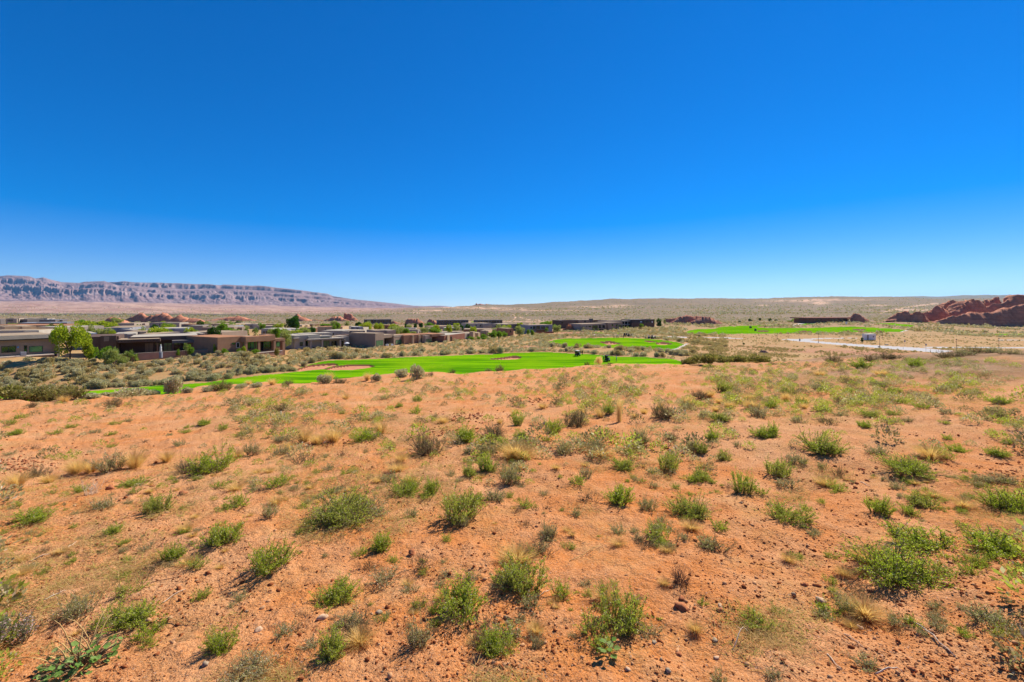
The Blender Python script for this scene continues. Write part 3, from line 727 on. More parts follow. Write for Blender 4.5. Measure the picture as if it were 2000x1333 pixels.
def tree_proto(key, seed, mat, nl=3200, nlobe=13, ls=.055, zlo=.30, zhi=.84, cx=.34, rl=.13, rh=.22, trunk=.022, sq=.85):
    R = np.random.default_rng(seed); lb = lobes(R, nlobe, cx, zlo, zhi, rl, rh)
    v, q = crown_cards(R, lb, nl, ls, .75, .1, sq); cr = np_mesh('crown', v, q, M[mat])
    mb = MB(); top = Vector((R.normal(0, .02), R.normal(0, .02), zlo))
    mb.tube([(0,0,-.05), (0,0,zlo*.5), top], [trunk*1.3, trunk, trunk*.8], 7)
    for c, r in lb[:7]:
        m_ = (Vector(c)+top)/2+Vector((0,0,.03)); mb.tube([top*.85, m_, Vector(c)], [trunk*.6, trunk*.4, trunk*.15], 5)
    me = bpy.data.meshes.new('trunk'); me.from_pydata(mb.v, [], mb.f); me.materials.append(M['bark'])
    PROTO.setdefault(key, []).append((me, cr))
for i in range(2):
    tree_proto('ty', 110+i, 'tree_y'); tree_proto('tg', 120+i, 'tree_g'); tree_proto('to', 130+i, 'tree_o', 2600)
    tree_proto('td', 140+i, 'tree_d', 4200, 16, .06, .22, .84, .34)
    tree_proto('by', 150+i, 'tree_y', 2200, 10, .07, .20, .66, .36, .16, .26)      # broad low bushes
    tree_proto('bg', 160+i, 'tree_g', 2200, 10, .07, .20, .66, .36, .16, .26)
    tree_proto('bo', 170+i, 'tree_o', 2200, 10, .07, .20, .66, .36, .16, .26)
tree_proto('tc', 180, 'tree_d', 2600, 12, .06, .2, .85, .16, .12, .2)             # narrow conifer
def palm_proto(key, seed, th):
    R = np.random.default_rng(seed); mb = MB()
    mb.tube([(0,0,-.05), (.01,0,th*.5), (0,0,th)], [.05, .04, .045], 8)
    me = bpy.data.meshes.new('trunk'); me.from_pydata(mb.v, [], mb.f); me.materials.append(M['bark'])
    V = []; Q = []; k = 0
    for i in range(34):
        az = R.uniform(0, 2*math.pi); el = R.uniform(-.5, 1.35); d = np.array([math.cos(az)*math.cos(el), math.sin(az)*math.cos(el), math.sin(el)])
        ln = R.uniform(.34, .46); base = np.array([0,0,th]); hub = base+d*ln*.5
        sd = np.cross(d, [0,0,1.]); sd /= np.linalg.norm(sd)+1e-9; up = np.cross(sd, d)
        for j in np.linspace(-1.2, 1.2, 9):
            e = (d*math.cos(j)+sd*math.sin(j))*ln*.52; e = hub+e+np.array([0,0,-.05-.04*abs(j)]); w = up*.012+sd*.012*math.cos(j)-d*.012*math.sin(j)
            mid_ = hub*.5+e*.5+np.array([0,0,.012])
            V += [hub, mid_+w, e, mid_-w]; Q.append([k, k+1, k+2, k+3]); k += 4
        V += [base-sd*.006, base+sd*.006, hub+sd*.004, hub-sd*.004]; Q.append([k, k+1, k+2, k+3]); k += 4
    PROTO.setdefault(key, []).append((me, np_mesh('fronds', np.array(V), np.array(Q), M['palm'])))
palm_proto('pl', 190, .34); palm_proto('ps', 191, .08); palm_proto('pt', 192, .62)
def sage_proto(key, seed, mat, n, ls, nl=9, sq=.8):
    R = np.random.default_rng(seed)
    lb = [(np.array([math.cos(a)*r, math.sin(a)*r, R.uniform(.10, .30)]), R.uniform(.14, .24)) for a, r in zip(R.uniform(0, 6.28, nl), .30*np.sqrt(R.uniform(0, 1, nl)))]
    v, q = crown_cards(R, lb, n, ls, .5, -.02, sq)
    PROTO.setdefault(key, []).append((None, np_mesh('sagebrush', v, q, M[mat])))
for i in range(5): sage_proto('g', 200+i, 'sage', 1500, .085)
for i in range(3): sage_proto('c', 210+i, 'scrub', 1300, .085)
sage_proto('r', 225, 'straw2', 1900, .05, 9)
for i in range(2): sage_proto('x', 215+i, 'creo', 1500, .08, 7)
def gourd_proto():
    R = np.random.default_rng(230); V = []; Q = []; k = 0; mb = MB()
    for i in range(95):
        az = R.uniform(0, 6.28); r = .42*math.sqrt(R.uniform(0, 1)); c = np.array([r*math.cos(az), r*math.sin(az), R.uniform(.08, .36)*(1.1-r)])
        s = R.uniform(.032, .06); n_ = R.normal(0, .75, 3)+np.array([0,0,1]); n_ /= np.linalg.norm(n_)
        a = np.cross(n_, R.normal(size=3)); a /= np.linalg.norm(a); b = np.cross(n_, a)
        ring = [(-.75,0),(-.45,.5),(-.05,.8),(.35,.62),(.5,.72),(.85,.2),(.85,-.2),(.5,-.72),(.35,-.62),(-.05,-.8),(-.45,-.5)]
        pts = [c+n_*.0]+[c+a*x*s+b*y*s+n_*s*.35*(x*x+y*y)*(1+.4*math.sin(5*y)) for x, y in ring]
        V += pts
        for j in range(len(ring)): Q.append([k, k+1+j, k+1+(j+1) % len(ring), k+1+(j+1) % len(ring)])
        k += len(pts)
        mb.tube([(c[0]*.25, c[1]*.25, 0), (c[0]*.7, c[1]*.7, c[2]*.8), tuple(c)], [.006,.005,.004], 4)
    st = bpy.data.meshes.new('stems'); st.from_pydata(mb.v, [], mb.f); st.materials.append(M['twig'])
    Q = [q[:3] for q in Q]
    fo = bpy.data.meshes.new('leaves'); fo.from_pydata([tuple(p) for p in V], [], Q); fo.materials.append(M['broad'])
    PROTO['L'] = [(st, fo)]
    # a three leaf seedling
    mb = MB(); V = []; Q = []; k = 0
    for i in range(9):
        az = i*2.4; c = np.array([.33*math.cos(az), .33*math.sin(az), .25+.05*i]); s = .26-.012*i
        a = np.array([math.cos(az), math.sin(az), .15]); b = np.array([-math.sin(az), math.cos(az), .1])
        ring = [(-.75,0),(-.3,.55),(.2,.6),(.85,0),(.2,-.6),(-.3,-.55)]
        V += [c]+[c+a*x*s+b*y*s+np.array([0,0,.05])*(y*y) for x, y in ring]
        for j in range(6): Q.append([k, k+1+j, k+1+(j+1) % 6])
        k += 7; mb.tube([(0,0,0), (0,0,c[2]*.8), tuple(c-a*.7*s)], [.02,.016,.01], 4)
    st = bpy.data.meshes.new('stems'); st.from_pydata(mb.v, [], mb.f); st.materials.append(M['twig'])
    fo = bpy.data.meshes.new('leaves'); fo.from_pydata([tuple(p) for p in V], [], Q); fo.materials.append(M['broad'])
    PROTO['l'] = [(st, fo)]
gourd_proto()
KIND = {'G':('green_shrub','shrub'),'B':('green_shrub','shrub'),'S':('green_shrub','shrub'),'O':('grey_shrub','shrub'),'s':('grey_shrub','shrub'),'K':('dusky_shrub','shrub'),
 'T':('dead_shrub','dead shrub'),'t':('dead_shrub','dead shrub'),'W':('bleached_branch','dead branch'),'C':('creosote_bush','bush'),'P':('flowering_shrub','shrub'),
 'D':('grass_tuft','dry grass'),'U':('grass_tuft','dry grass'),'L':('gourd_plant','plant'),'l':('leafy_weed','plant'),
 'g':('sagebrush','sagebrush'),'c':('scrub_bush','scrub'),'x':('creosote_bush','bush'),'r':('tumbleweed','tumbleweed')}
PSEQ = {}
def put(key, loc, W, H, rz=None, name=None, cat=None):
    """a new plant: root with its parts (meshes shared with its kind)"""
    pr = PROTO[key]; i = PSEQ.get(key, 0); PSEQ[key] = i+1
    a, b = pr[i % len(pr)]
    nm, ct = KIND.get(key, ('tree', 'tree')); nm = name or nm; ct = cat or ct
    rz = random.uniform(0, 6.28) if rz is None else rz
    if a is None:
        o = link(nm, b)
    else:
        o = empty(nm)
        link(a.name.split('.')[0], a, o)
        if b is not None: link(b.name.split('.')[0], b, o)
    o.location = loc; o.rotation_euler = (0, 0, rz); o.scale = (W, W, H)
    o['category'] = ct
    return o
PH = {'G':.52,'B':.48,'O':.58,'K':.58,'T':.58,'W':.5,'S':.52,'s':.5,'t':.45,'C':.8,'P':.68,'D':.52,'U':.98,'L':.4,'l':.65,'g':.42,'c':.42,'x':.42,'r':.42}
# ------------------------------------------------------------------ plants on the near hill: kind, px, py of the foot, width, height (pixels of the 2000 px photo)
LM = []        # landmarks: (short reference, px, py)
REL = []       # things labelled by what they stand beside: (obj, phrase, px, py)
PL = '''
B 1755 1165 190 118|biggest bright green shrub, in the lower right of the photo|the biggest green shrub
G 1805 1090 145 62|wide green shrub directly behind the biggest bright green one
G 1945 1100 150 62|long low green shrub running off the right edge|the long low shrub at the right edge
O 1930 1238 105 75|grey green twiggy shrub on the right, with long shadows toward the viewer|the twiggy shrub at the lower right
O 1660 1208 44 62|small upright pale tipped shrub in front of the biggest green shrub
B 660 1042 160 92|large bright green pale tipped shrub left of the middle|the large pale tipped green shrub
G 905 1215 125 100|dense green shrub in the lower middle, left half of a joined pair|the joined pair of green shrubs
G 1015 1168 110 95|tall wispy green shrub, right half of the joined pair
G 1218 1240 110 98|open green shrub with long upright twigs in the lower middle right|the open shrub with long twigs
l 1190 1290 40 48|small weed with a few broad leaves below the open long twigged shrub
T 1330 1152 52 52|leafless dark brown dead shrub standing alone on bare sand|the lone dead shrub
G 655 1190 100 78|round green shrub on orange sand left of the lower middle|the round shrub at lower left middle
O 690 1228 55 42|ragged grey olive shrub just below the round green shrub
G 650 1300 80 90|sparse green shrub with dark twigs near the bottom edge
O 815 1275 60 88|narrow upright olive shrub with a long shadow to its lower left|the narrow upright olive shrub
G 965 1285 85 80|light green shrub below the joined pair of shrubs
O 1050 1270 36 46|small pale seeded shrub between two larger green shrubs at the bottom
O 485 1345 125 85|grey green shrub cut off by the bottom edge|the shrub cut by the bottom edge
G 428 1285 65 72|thin wispy green shrub left of the one cut by the bottom edge
G 530 1128 90 72|wispy green shrub with a dark shadow at its left
G 430 1074 82 72|bright green bushy shrub on the left of the near sand|the bushy green shrub on the left
G 340 1102 52 48|smaller olive green shrub just left of the bushy green one
S 392 1178 40 36|little wispy green shrub between twigs at lower left
s 470 1173 36 34|little pale seeded shrub right of the little wispy green one
L 160 1330 150 80|broad leaved gourd plant in the lower left corner|the broad leaved gourd plant
P 10 1285 120 105|grey shrub with pinkish flower spikes at the lower left edge|the pinkish flowered shrub
O 150 1222 78 72|pale tipped shrub behind the broad leaved gourd plant
G 255 1240 115 52|low dark green shrub leaning right behind the gourd plant
G 820 970 0 0
B 795 970 70 46|vivid light green low shrub in the middle left|the vivid low green shrub
G 842 968 30 42
S 833 978 32 24
G 900 1028 88 80|tall olive green shrub right of the vivid low shrub|the tall olive green shrub
O 905 1035 30 34
O 968 985 50 38
s 805 1016 30 30
G 745 1080 46 52|small upright green shrub right of the large pale tipped one
S 705 1085 34 24
K 835 892 78 62|round dark purplish grey shrub in the middle distance|the round dark shrub
G 908 866 58 42|dense dark green shrub right of the round dark one
K 962 858 62 38|brownish grey shrub right of the dense dark green one
G 405 930 95 60|sprawling green and grey shrub on the left, behind bare sand|the sprawling shrub on the left
K 368 925 50 34
S 382 942 26 14
O 495 892 34 38
D 460 897 34 20
O 222 925 58 52|upright grey brown shrub between golden grass tufts on the left|the upright brown shrub at far left
D 262 918 44 40|rounded golden grass tuft right of the upright brown shrub
D 325 906 28 26
D 150 928 42 32
D 178 926 36 28
D 35 955 42 32
D 95 945 30 22
K 72 935 44 34
G 258 952 58 26
S 155 964 34 24
W 182 970 46 42|bleached white dead branch sticking up on the left|the bleached branch
O 205 998 48 34
G 305 1005 58 46|dark green shrub with raised right arm, left of centre|the dark green shrub with raised arm
G 65 1028 74 44|low dark shrub beside the left edge
G 532 1020 0 0
s 528 1018 46 44|pale seeded shrub left of the large pale tipped green one
D 595 866 30 30|leftmost of three golden grass tufts in a row|the row of three golden tufts
D 620 870 30 26|middle of three golden grass tufts in a row
D 652 867 40 32|rightmost and widest of three golden grass tufts in a row
G 712 866 62 36|dark green shrub with golden grass at its right end|the dark green shrub by golden grass
D 744 850 32 28
O 548 866 38 20
O 553 890 36 30
D 566 880 26 20
t 600 908 58 36|flat tangle of bare brown twigs below the three golden tufts
s 632 895 26 16
t 668 892 18 16
K 547 805 30 20|small dark round bush alone on the bare upper slope|the small dark bush on the bare slope
K 221 797 30 24|brown tumbleweed bush near the far left crest|the brown tumbleweed at left crest
G 817 786 26 16|small bright green bush on the upper slope, left of centre|the small bright bush on the upper slope
S 812 810 30 20
G 780 796 18 13
O 850 820 18 20
D 866 828 28 18
D 815 834 26 12
s 765 880 22 22
D 782 906 32 22|wisp of golden grass bent to the right on bare sand
s 642 920 34 22
s 716 884 16 14
s 915 888 32 22
S 945 890 20 12
G 983 880 26 24
G 952 926 40 48
G 917 936 36 34
s 880 932 30 22
O 992 952 48 56|grey spiky shrub left of the middle, pale at the top|the grey spiky shrub
U 1210 826 24 52|tallest upright clump of golden grass, in the middle of the photo|the tallest golden grass clump
G 1190 812 28 28
D 1173 817 16 18
D 1240 818 16 10
D 1258 810 18 16
G 1010 832 30 32
G 1080 847 44 32|light green shrub left of a brown patch of twigs in the middle|the light green shrub in the middle
K 1122 836 62 46
D 1136 812 18 18
D 1170 812 18 18
K 1297 822 52 42|grey brown rounded shrub right of the tallest golden grass clump|the grey brown shrub right of the tall clump
O 1340 802 34 30
K 1368 781 36 20
G 1416 768 44 34|bright green round bush on the far right slope below the olive thicket|the bright round bush on the slope
D 1425 800 22 20
D 1405 790 22 14
D 1460 785 36 18
O 1482 817 46 34
K 1375 815 22 14
B 1408 826 42 24|vivid green low shrub on the right of the middle|the vivid shrub right of the middle
G 1494 858 58 32
G 1017 862 30 24
S 1068 865 20 13
O 1098 886 28 26
O 1166 888 44 46
t 1150 904 26 20
O 1250 873 46 46|grey pale tipped shrub in front of the grey brown one
S 1229 892 20 20
G 1218 922 56 34
s 1145 938 40 34
G 1306 924 48 46|round olive green shrub on open sand, right of the middle|the round olive shrub on open sand
K 1312 864 34 22
O 1352 884 36 28
G 1368 888 32 32
G 1392 864 36 30
G 1414 901 32 28
G 1370 944 40 36
G 1452 970 46 52|neat green shrub with a short dark shadow, right of the middle|the neat green shrub
s 1440 874 20 16
G 1210 990 64 56|dense green shrub in the middle of the near slope|the dense green shrub mid slope
O 1262 1002 46 40
B 1346 1018 95 62|broad low green shrub with scattered outer twigs|the broad low green shrub
s 1125 1012 30 28
O 1070 1056 40 48|small grey spiky shrub alone on sand in the middle|the small lone spiky shrub
O 1280 1048 34 32
t 1340 1060 40 22
G 1510 854 28 32
G 1536 772 30 22
G 1566 792 32 20
B 1606 895 90 52|pale topped green shrub on the right slope|the pale topped shrub on the right
G 1520 935 58 42
O 1551 912 44 34
s 1540 960 60 34
t 1636 934 24 34
s 1606 916 22 20
O 1716 893 50 30
B 1772 938 105 46|wide green shrub with pale flower stalks on the right|the wide shrub with pale stalks
s 1792 898 36 16
S 1850 862 26 16
G 1872 884 38 22
G 1950 898 48 26
B 1970 870 30 16
G 1802 994 66 42|green shrub leaning right on the right side slope|the leaning shrub on the right
G 1720 1012 50 50|upright green shrub with a dark shadow toward the viewer, right side
s 1920 948 40 26
B 1968 1008 90 66|large spreading green shrub at the right edge|the large shrub at the right edge
O 1960 950 60 30
s 1885 978 22 24
G 1538 1026 92 48|spreading dark green shrub with twiggy right end|the spreading dark shrub
s 1690 1318 70 55|sparse pale seeded shrub near the lower right corner
s 1515 1340 50 40
s 1402 1340 40 44
S 20 832 26 16
S 40 818 30 14
G 28 852 32 18
S 135 838 28 14
S 110 850 26 14
t 83 860 20 9
s 250 826 24 11
S 225 831 24 12
t 204 815 14 8
s 187 848 32 14
S 216 853 22 12
S 217 876 20 11
t 65 880 30 12
s 20 890 26 12
s 330 852 20 10
S 362 848 26 12
G 398 832 36 18
S 436 842 30 18
S 367 838 20 9
s 350 874 30 20
t 280 868 22 10
S 470 854 24 14
s 490 808 14 11
S 715 848 16 14
S 732 842 18 9
s 645 830 24 12
s 705 815 18 10
S 713 823 20 9
S 670 810 18 10
s 750 782 24 12
D 675 781 18 14
S 634 774 18 9
D 1570 800 18 16
K 1612 826 26 14
G 1612 806 40 20
K 1645 790 26 18
s 1640 815 40 16
G 1700 818 44 16
O 1690 782 50 20
D 1565 790 30 22
s 1560 828 34 22
t 1620 834 40 20
s 1735 830 44 18
G 1742 812 28 14
G 1690 838 30 20
s 1770 826 34 16
S 1845 830 22 10
s 1850 812 34 18
G 1955 792 50 20
B 1950 818 36 24
S 1985 835 30 18
G 1900 770 40 14
G 1860 760 40 16
S 1800 800 30 16
s 1795 776 44 16
S 1760 790 26 14
G 1740 770 46 18
O 1715 756 44 14
S 1660 770 30 14
O 1600 765 40 20
G 1505 800 30 24
D 1345 792 26 20
D 1385 778 24 18
D 1398 806 20 16
D 1470 800 34 22
D 1445 790 28 18
D 1290 800 16 14
D 1185 800 12 18
D 1060 800 20 14
D 1005 812 16 18
D 975 830 14 14
D 1535 785 20 24
D 1660 748 26 16
D 1720 735 30 14
D 1600 735 24 14
D 1500 745 20 12
'''
kname = {'G':'green shrub','B':'bright green shrub','O':'grey green shrub','K':'dusky brown shrub','T':'dead shrub','W':'bleached branch','S':'small green shrub','s':'small greyish shrub','t':'twiggy brown dead shrub','D':'golden grass tuft','U':'golden grass clump','C':'olive creosote bush','P':'flowering shrub'}
grp = {'G':'green shrubs on the sand slope','B':'green shrubs on the sand slope','S':'green shrubs on the sand slope','O':'grey shrubs on the sand slope','s':'grey shrubs on the sand slope','K':'dusky shrubs on the sand slope','t':'dead shrubs on the sand slope','T':'dead shrubs on the sand slope','D':'golden grass tufts','U':'golden grass tufts'}
def plant_at(key, px, py, w, h):
    x, y, z = ray(px, py)
    sl = (py-HZ)/F; W = w/F*y
    x2, y2 = x*(1+.35*W/y), y+.35*W
    z2 = float(height(x2, y2))
    H = max(.28*W, h/F*y-.45*W*sl)
    if key in ('D', 'U'): H = h/F*y
    return put(key, (x2, y2, z2-.01), W*1.12, H/PH[key]*1.05)
for line in PL.strip().split('\n'):
    a = line.split('|'); k, px, py, w, h = a[0].split(); px, py, w, h = map(float, (px, py, w, h))
    if w == 0: continue
    o = plant_at(k, px, py, w, h)
    if len(a) > 1: o['label'] = a[1]
    if len(a) > 2: LM.append((a[2], px, py))
    if len(a) < 2: REL.append((o, kname[k], px, py-h/2)); 
    if k in grp: o['group'] = grp[k]
# dried stalks of the gourd: long pale curved stems, part of the plant
gp = [o for o in COL.objects if o.name.startswith('gourd_plant')][0]
mb = MB(); R = np.random.default_rng(5)
for i in range(17):
    az = R.uniform(-.5, 3.6); l_ = R.uniform(.35, .85); u_ = R.uniform(.35, 1.6); b_ = R.uniform(-.2, .25)
    p = [(R.uniform(-.15,.15), R.uniform(-.1,.25), 0)]
    for s in (.25, .5, .75, 1): p.append((p[0][0]+math.cos(az)*l_*s*.62, p[0][1]+math.sin(az)*l_*s*.30, u_*s*(1.1-.55*s*(1+b_))))
    mb.tube(p, [.009,.008,.007,.006,.004], 5)
mb.build('dry_stalks', M['stalk'], gp, smooth=True)

# bushes along the crest, feet partly hidden by the slope
CR = '''
C 62 782 78 40|leftmost olive creosote bush of the thicket on the left crest
C 105 784 76 44|olive creosote bush second from the left in the crest thicket
C 142 781 50 34|olive creosote bush at the right end of the crest thicket|the creosote thicket on the left crest
x 20 779 60 22|low dark scrub at the left edge, before the creosote thicket
D 126 786 20 18
K 62 796 16 16
g 178 778 40 9
g 205 776 34 9
g 228 776 34 10
g 262 774 56 15
g 300 772 30 9
g 340 769 40 30|tall grey sagebrush in front of the striped fairway on the left|the tall grey sagebrush on the crest
g 365 768 24 11
C 432 763 50 22|spiky green creosote bush in front of the left fairway|the spiky creosote bush
g 404 765 24 9
D 487 756 16 16
g 470 759 24 9
g 500 757 30 9
D 533 752 20 16
T 566 752 22 18
K 560 754 22 12
g 633 750 32 16
D 643 746 20 24
K 665 749 36 14
D 718 744 16 20|straw coloured grass tuft standing on the crest before the green
g 735 745 22 14
g 782 737 32 14
g 815 741 28 26|pinkish grey bush on the crest in front of the middle fairway|the pinkish bush on the crest
T 842 734 12 12
T 882 731 22 12
K 955 724 18 8
K 977 723 22 13
T 1147 713 14 10
r 1168 713 19 15|pale round tumbleweed on the crest below the two golf carts|the pale tumbleweed
K 1192 712 14 5
x 1350 714 38 15
x 1374 713 54 20|leftmost dark olive bush of the thicket right of the fairway|the dark olive thicket
x 1410 710 60 15|dark olive bush second from the left in the thicket
x 1450 708 56 12|dark olive bush third from the left in the thicket
x 1485 707 50 13|dark olive bush at the right end of the thicket
T 1337 713 22 18
K 1625 708 40 18
G 1680 720 44 22
K 1700 706 40 16
K 1740 702 50 16
G 1790 716 36 18
K 1850 700 56 18|brown grassy bush at the end of the pale road
O 1885 694 44 18
K 1905 690 36 14
O 1935 690 40 16
O 1975 692 50 14
'''
for line in CR.strip().split('\n'):
    a = line.split('|'); k, px, py, w, h = a[0].split(); px, py, w, h = map(float, (px, py, w, h))
    cy = float(np.interp(px, *CREST)); y = cy+1.0
    p0 = HZ-F*float(height((px-1000)/F*cy, cy, False))/cy
    if py > p0+2: x, y, z = ray(px, py)
    else: x = (px-1000)/F*y; z = float(height(x, y))
    top = -(py-h-HZ)/F*y
    H = max(top-z, h/F*y*.6)
    o = put(k, (x, y, z-.02), w/F*y*1.05, H/PH[k])
    if len(a) > 1: o['label'] = a[1]
    if len(a) > 2: LM.append((a[2], px, py))
    if len(a) < 2: REL.append((o, kname.get(k, {'g':'grey sagebrush','c':'brown scrub bush','x':'dark olive bush'}.get(k, 'bush'))+' on the crest', px, py-h/2))
    o['group'] = 'bushes along the crest'

# ------------------------------------------------------------------ small plants scattered over the slope
R = np.random.default_rng(77)
cand = []
def dens(px, py):
    d = np.where(py < 830, 1.0, .35)
    d = d*np.where((px < 450) & (py < 905), .38, 1)
    d = d*np.where((px > 1400) & (py < 790), 1.0, np.where(px > 1450, .8, 1))
    d = d*np.clip(.55+1.2*fbm(px*.006, py*.018, 3, 51), .08, 1.6)
    d = d*np.where(py > 1000, .35, 1)*np.where((px > 1080) & (px < 1560) & (py < 800), 2.0, 1)
    return d
px = R.uniform(0, 2000, 19000); py = 706+ (R.uniform(0, 1, 19000)**1.9)*560
crest_py = np.interp(px, [0,300,600,800,1000,1190,1300,1400,1600,1800,2000],[789,769,749,734,724,711,714,714,706,698,686])
keep = (py > crest_py+3) & (R.uniform(0, 1.5, 19000) < dens(px, py))
px, py = px[keep], py[keep]
P3 = rays(px, py)
n_ind = 0; stuff = []
order = np.argsort(-P3[:, 1]*0 + P3[:, 1])           # nearest first
REG = [('S', 'tiny green seedling on the bare sand slope', 'tiny green seedlings'), ('s', 'tiny greyish seedling on the bare sand slope', 'tiny greyish seedlings'), ('t', 'tiny brown dead seedling on the bare sand slope', 'tiny dead seedlings'), ('D', 'tiny golden grass sprout on the sand slope', 'tiny grass sprouts')]
cnt = {'S':0,'s':0,'t':0,'D':0}
for i in order:
    k = R.choice(4, p=[.34,.31,.17,.18]); key, lb, gr = REG[k]
    x, y, z = P3[i]
    w = R.lognormal(math.log(.25), .45); w = min(w, .6)
    if px[i] > 1450: w *= .85
    if py[i] > 900: w *= .55
    if px[i] < 450 and py[i] > 800: w *= .7
    if cnt[key] < (190, 150, 90, 120)[k] and len(P3):
        cnt[key] += 1
        pr = PROTO[key][cnt[key] % len(PROTO[key])]
        o = put(key, (x, y, z-.004), w, w*.85*R.uniform(.7, 1.15)/1.0)
        o['label'] = lb; o['group'] = gr
    else: stuff.append((x, y, z, w))
# what is beyond the individual ones: countless seedlings as one object
def merged(name, mats, items, proto):
    """items (x,y,z,w,h,rz,which) -> one mesh of all, from small template arrays"""
    V = []; Q = []; MI = []; k = 0
    for (x, y, z, w, h, rz, wi) in items:
        v, q = proto[wi[1]]
        c, s = math.cos(rz), math.sin(rz)
        vv = np.empty_like(v); vv[:, 0] = (v[:, 0]*c-v[:, 1]*s)*w+x; vv[:, 1] = (v[:, 0]*s+v[:, 1]*c)*w+y; vv[:, 2] = v[:, 2]*h+z
        V.append(vv); Q.append(q+k); MI.append(np.full(len(q), wi[0])); k += len(v)
    me = np_mesh(name, np.concatenate(V), np.concatenate(Q), mats=mats, midx=np.concatenate(MI))
    return link(name, me)
def bushlet(seed, n, ls, h=.5, asp=.5):
    R = np.random.default_rng(seed); d = R.normal(size=(n, 3)); d[:, 2] = abs(d[:, 2]); d /= np.linalg.norm(d, axis=1)[:, None]
    P = d*np.array([.42, .42, h])*R.uniform(.3, 1, n)[:, None]**.5
    return cards(P, ls, asp, R, .3, d)
xp = np.concatenate([R.uniform(-750, -5, 420), R.uniform(2005, 2750, 420)]); yp = 715+R.uniform(0, 1, 840)**1.4*620
for x, y, z in rays(xp, yp): stuff.append((x, y, z, min(.75, R.lognormal(math.log(.3), .5))*(1 if y > 3 else .6)))
T1 = [bushlet(300+i, 170, .105, .55, .5) for i in range(6)]
it = []
for (x, y, z, w) in stuff: it.append((x, y, z, w, w*.8, R.uniform(0, 6.28), (int(R.choice(3, p=[.38,.38,.24])), int(R.integers(6)))))
print('seedlings single', cnt, 'merged', len(it))
if it: tag(merged('seedlings', [M['green'], M['olive'], M['dark']], it, T1), kind='stuff')

# ------------------------------------------------------------------ dry litter and thin grass on the sand
def blades(seed, n, ln, r, mat_w=.004):
    R = np.random.default_rng(seed); a = R.uniform(0, 6.28, n); b = R.uniform(0, 6.28, n); rr = r*np.sqrt(R.uniform(0, 1, n))
    c = np.stack([rr*np.cos(a), rr*np.sin(a), R.uniform(0, .02, n)], 1); d = np.stack([np.cos(b), np.sin(b), R.uniform(-.02, .9, n)], 1)
    l_ = ln*R.uniform(.4, 1.2, (n, 1)); sd = np.stack([-np.sin(b), np.cos(b), R.normal(0, .5, n)], 1)*mat_w
    v = np.stack([c-sd, c+sd, c+d*l_+sd*.3, c+d*l_-sd*.3], 1).reshape(-1, 3)
    return v, np.arange(n*4).reshape(n, 4)
T2 = [blades(320+i, 34, .09, .16, .0018) for i in range(6)]
n = 18000; px = R.uniform(-600, 2600, n); py = 700+R.uniform(0, 1, n)**1.15*690
g = fbm(px*.004, py*.008, 4, 61)+ .35*np.exp(-((px-300)/350)**2-((py-1080)/120)**2)+.3*np.exp(-((px-700)/300)**2-((py-930)/70)**2)+.95*np.exp(-((px-1700)/420)**2-((py-735)/55)**2)-.5*np.clip((py-1050)/200, 0, 1)*np.clip((px-300)/300, 0, 1)
keep = (g > .22) & (R.uniform(0, 1, n) < .75); px, py = px[keep], py[keep]; P3 = rays(px, py); it = []
for i, (x, y, z) in enumerate(P3):
    s = min(2.6, .42+.10*y)*R.uniform(.6, 1.3); it.append((x, y, z, s, s*.55, R.uniform(0, 6.28), (0 if R.uniform() < .8 else 1, int(R.integers(6)))))
print('litter', len(it))
tag(merged('dry_grass', [M['litter'], M['sprig']], it, T2), kind='stuff')

# ------------------------------------------------------------------ pebbles (stuff), stones and sticks (things)
def rocklet(seed, sub=1):
    import bmesh
    bm = bmesh.new(); bmesh.ops.create_icosphere(bm, subdivisions=sub, radius=1)
    R = np.random.default_rng(seed); v = np.array([q.co[:] for q in bm.verts]); f = np.array([[q.index for q in p.verts] for p in bm.faces]); bm.free()
    v *= (1+.26*R.normal(size=(len(v), 1))); v *= np.array([1, R.uniform(.6, .95), R.uniform(.42, .75)]); v[:, 2] = np.maximum(v[:, 2], -.35)
    return v, f
T3 = [rocklet(340+i) for i in range(10)]
n = 72000; px = R.uniform(-600, 2600, n); py = 770+R.uniform(0, 1, n)**.8*640
g = .55+.8*fbm(px*.005, py*.007, 4, 71)+.5*np.exp(-((px-1500)/420)**2-((py-1180)/170)**2)
keep = R.uniform(0, 1.1, n) < g; px, py = px[keep], py[keep]; P3 = rays(px, py); it = []
for x, y, z in P3:
    s = min(R.lognormal(math.log(.0034), .58), .022)*(.75+.13*y); it.append((x, y, z+s*.15, s, s, R.uniform(0, 6.28), (0, int(R.integers(10)))))
for cx, cy, sx, sy, m in ((30,910,60,18,160),(925,815,70,10,120),(880,845,60,10,90),(1050,785,50,8,70),(700,862,40,6,60),(1660,925,90,30,80),(1980,930,60,30,80),(610,868,45,5,60)):
    q = rays(R.normal(cx, sx*.6, m), R.normal(cy, sy*.6, m))
    for x, y, z in q:
        s = R.uniform(.008, .024)*(.5+.09*y); it.append((x, y, z+s*.3, s, s, R.uniform(0, 6.28), (1, int(R.integers(10)))))
print('pebbles', len(it))
tag(merged('gravel', [M['pebble'], M['clod']], it, T3), kind='stuff')
